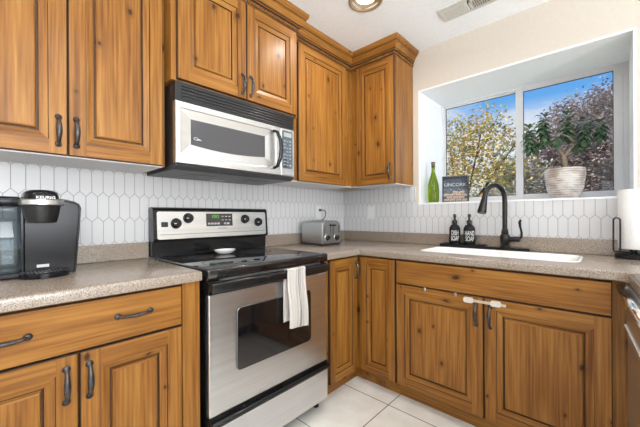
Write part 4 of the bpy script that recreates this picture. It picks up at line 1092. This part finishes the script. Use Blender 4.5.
for i, c in enumerate(CANS[1:]):  # after the first, these are unseen lamps added to brighten the room
    can(*c, ['lit recessed light in the ceiling right above the camera', 'added unseen recessed light behind the peninsula counter', 'added unseen recessed light left of the wall cabinets', 'added unseen recessed light near the rear wall opening', 'added unseen recessed light near the dining wall opening'][i])
vt = thing('ceiling_vent', 'white rectangular air register in the ceiling above the window', 'vent', (-0.31, -1.26, ZC))
VM = plain('register_white', (0.62, 0.60, 0.55, 1), 0.5)
bm = new(); vx0, vx1, vy0, vy1 = -0.385, -0.235, -1.44, -1.085
for a in ((vx0, vx1, vy0, vy0 + 0.022), (vx0, vx1, vy1 - 0.022, vy1), (vx0, vx0 + 0.048, vy0 + 0.022, vy1 - 0.022), (vx1 - 0.022, vx1, vy0 + 0.022, vy1 - 0.022), (vx0 + 0.022, vx1 - 0.022, -1.268, -1.256)): box(bm, *a, ZC - 0.007, ZC - 0.0005)
vf = obj('register_frame', bm, VM, vt)
obj('duct', boxm(vx0 + 0.02, vx1 - 0.02, vy0 + 0.02, vy1 - 0.02, ZC - 0.0018, ZC - 0.0006), plain('duct_dark', (0.02, 0.02, 0.02, 1), 0.8), vt)
bm = new(); 
for k in range(12):
    yy = -1.256 + 0.006 + k * 0.0122
    prism(bm, [(yy + 0.010, ZC - 0.0075), (yy + 0.0082, ZC - 0.0075), (yy, ZC - 0.0022), (yy + 0.0018, ZC - 0.0022)], yz, vx0 + 0.048, vx1 - 0.022)
for k in range(12):
    yy = -1.270 - k * 0.0122 
    prism(bm, [(yy - 0.010, ZC - 0.0075), (yy - 0.0082, ZC - 0.0075), (yy, ZC - 0.0022), (yy - 0.0018, ZC - 0.0022)], yz, vx0 + 0.048, vx1 - 0.022)
for xx in (-0.315, -0.29, -0.272): box(bm, xx - 0.002, xx + 0.002, vy0 + 0.022, vy1 - 0.022, ZC - 0.0045, ZC - 0.0022)
obj('louver', fix(bm), VM, vt)

# ------------------------------------------------------------ garden outside the window
struct(obj('ground', boxm(0.8, 40, -25, 25, -0.5, -0.4), plain('lawn', (0.10, 0.16, 0.05, 1), 0.95, noise=0.4, nscale=3)))
def leafmat(name, col, k=0.3):
    m, t, b = base_mat(name); b.inputs['Roughness'].default_value = 0.6
    n = t.nodes.new('ShaderNodeTexNoise'); n.inputs['Scale'].default_value = 2.5; tcn = t.nodes.new('ShaderNodeTexCoord'); t.links.new(tcn.outputs['Object'], n.inputs['Vector'])
    r = t.nodes.new('ShaderNodeValToRGB'); t.links.new(n.outputs['Fac'], r.inputs[0])
    r.color_ramp.elements[0].position = 0.35; r.color_ramp.elements[1].position = 0.65
    r.color_ramp.elements[0].color = tuple(c * (1 - k) for c in col) + (1,); r.color_ramp.elements[1].color = tuple(min(1, c * (1 + k)) for c in col) + (1,)
    t.links.new(r.outputs[0], b.inputs['Base Color'])
    b.inputs['Subsurface Weight'].default_value = 0.0
    return m
BARK = plain('bark', (0.10, 0.075, 0.055, 1), 0.9, noise=0.4, nscale=12)
def tree(name, label, cat, loc, trunk_h, trunk_r, clumps, n, size, mats, seed):
    rn = random.Random(seed); L = V(loc)
    t = thing(name, label, cat, loc)
    bm = new()
    top = L + V((0, 0, trunk_h))
    tube(bm, [L, L + V((0.03, 0.05, trunk_h * 0.5)), top], [trunk_r, trunk_r * 0.8, trunk_r * 0.6], 8)
    for c, r in clumps:
        c = L + V(c); mid = top.lerp(c, 0.5) + V((0, 0, -0.1))
        tube(bm, [top - V((0, 0, 0.1)), mid, c], [trunk_r * 0.45, trunk_r * 0.3, trunk_r * 0.12], 6)
        for k in range(3):
            e = c + V((rn.uniform(-1, 1), rn.uniform(-1, 1), rn.uniform(-0.6, 1))) * r * 0.8
            tube(bm, [mid.lerp(c, 0.6), (mid + e) / 2 + V((0, 0, 0.05)), e], [trunk_r * 0.18, trunk_r * 0.12, trunk_r * 0.04], 5)
    obj('trunk', bm, BARK, t, smooth=60)
    lf = new(); tot = sum(r ** 3 for c, r in clumps)
    for c, r in clumps:
        c = L + V(c)
        # leaves gather in twig-sized bunches
        for k in range(max(1, int(n * r ** 3 / tot / 9))):
            while True:
                q = V((rn.uniform(-1, 1), rn.uniform(-1, 1), rn.uniform(-1, 1)))
                if q.length < 1: break
            q = q * (0.55 + 0.45 * q.length); bc_ = c + q * r
            mi = min(len(mats) - 1, int(rn.random() ** 1.2 * len(mats)))
            for j in range(9):
                p = bc_ + V((rn.gauss(0, 1), rn.gauss(0, 1), rn.gauss(0, 0.8))) * size * 1.3
                d = V((rn.uniform(-1, 1), rn.uniform(-1, 1), rn.uniform(-0.9, 0.5))).normalized(); s = d.cross(V((rn.uniform(-1, 1), rn.uniform(-1, 1), 1))).normalized()
                l = size * rn.uniform(0.6, 1.2); w = l * 0.32
                vs_ = [lf.verts.new(p), lf.verts.new(p + d * l * 0.5 + s * w), lf.verts.new(p + d * l), lf.verts.new(p + d * l * 0.5 - s * w)]
                f = lf.faces.new(vs_); f.material_index = mi
    obj('foliage', lf, mats, t)
    return t
YEL = [leafmat('leaf_yellow', (0.80, 0.57, 0.15)), leafmat('leaf_gold', (0.66, 0.43, 0.12)), leafmat('leaf_olive', (0.42, 0.43, 0.17)), leafmat('leaf_green', (0.27, 0.34, 0.15))]
PUR = [leafmat('leaf_plum', (0.27, 0.20, 0.22)), leafmat('leaf_russet', (0.34, 0.25, 0.235)), leafmat('leaf_smoke', (0.33, 0.28, 0.31)), leafmat('leaf_tan', (0.37, 0.29, 0.22))]
GRY = [leafmat('leaf_silver', (0.46, 0.47, 0.43)), leafmat('leaf_sage', (0.34, 0.37, 0.30)), leafmat('leaf_brown', (0.36, 0.29, 0.24)), leafmat('leaf_straw', (0.48, 0.40, 0.18))]
def sc(cl, k): return [((c[0] * k, c[1] * k, c[2] * k), r * k) for c, r in cl]
tree('maple_tree', 'loose golden yellow tree outside the left window pane', 'tree', (4.9, 0.5, -0.4), 1.6, 0.08,
     sc([((0, 0, 2.7), 0.75), ((-0.3, -0.9, 2.9), 0.62), ((0.2, 0.8, 2.6), 0.7), ((-0.2, -0.5, 3.7), 0.65), ((0.2, 0.4, 3.7), 0.75), ((0.1, -1.2, 3.5), 0.42), ((-0.2, -0.35, 1.75), 0.55), ((0.3, 1.4, 3.2), 0.7), ((0, 0.6, 1.7), 0.6)], 0.88), 8500, 0.08, YEL, 4)
tree('plum_tree', 'large purple-brown tree filling the right window pane', 'tree', (11.4, -1.45, -0.4), 2.0, 0.18,
     sc([((0, 0, 2.6), 1.15), ((-0.4, 0.8, 2.4), 0.85), ((-0.2, -0.9, 2.9), 1.1), ((0, 0.25, 3.75), 0.85), ((0.3, -0.8, 4.1), 0.95), ((0.1, 1.0, 3.2), 0.6), ((-0.3, 0.1, 1.5), 0.9), ((0.2, -1.8, 3.6), 1.0), ((0, -1.5, 1.6), 0.9), ((0, 1.2, 1.7), 0.8)], 1.22), 70000, 0.11, PUR, 9)
tree('garden_shrub', 'grey-green shrub low between the two garden trees', 'shrub', (7.5, 0.05, -0.4), 0.9, 0.06,
     [((0, 0, 1.9), 0.75), ((-0.2, 0.75, 1.8), 0.5), ((0, -0.65, 1.75), 0.62), ((0.1, 0.15, 2.75), 0.5), ((0.1, -0.5, 2.5), 0.5)], 14000, 0.08, GRY, 21)
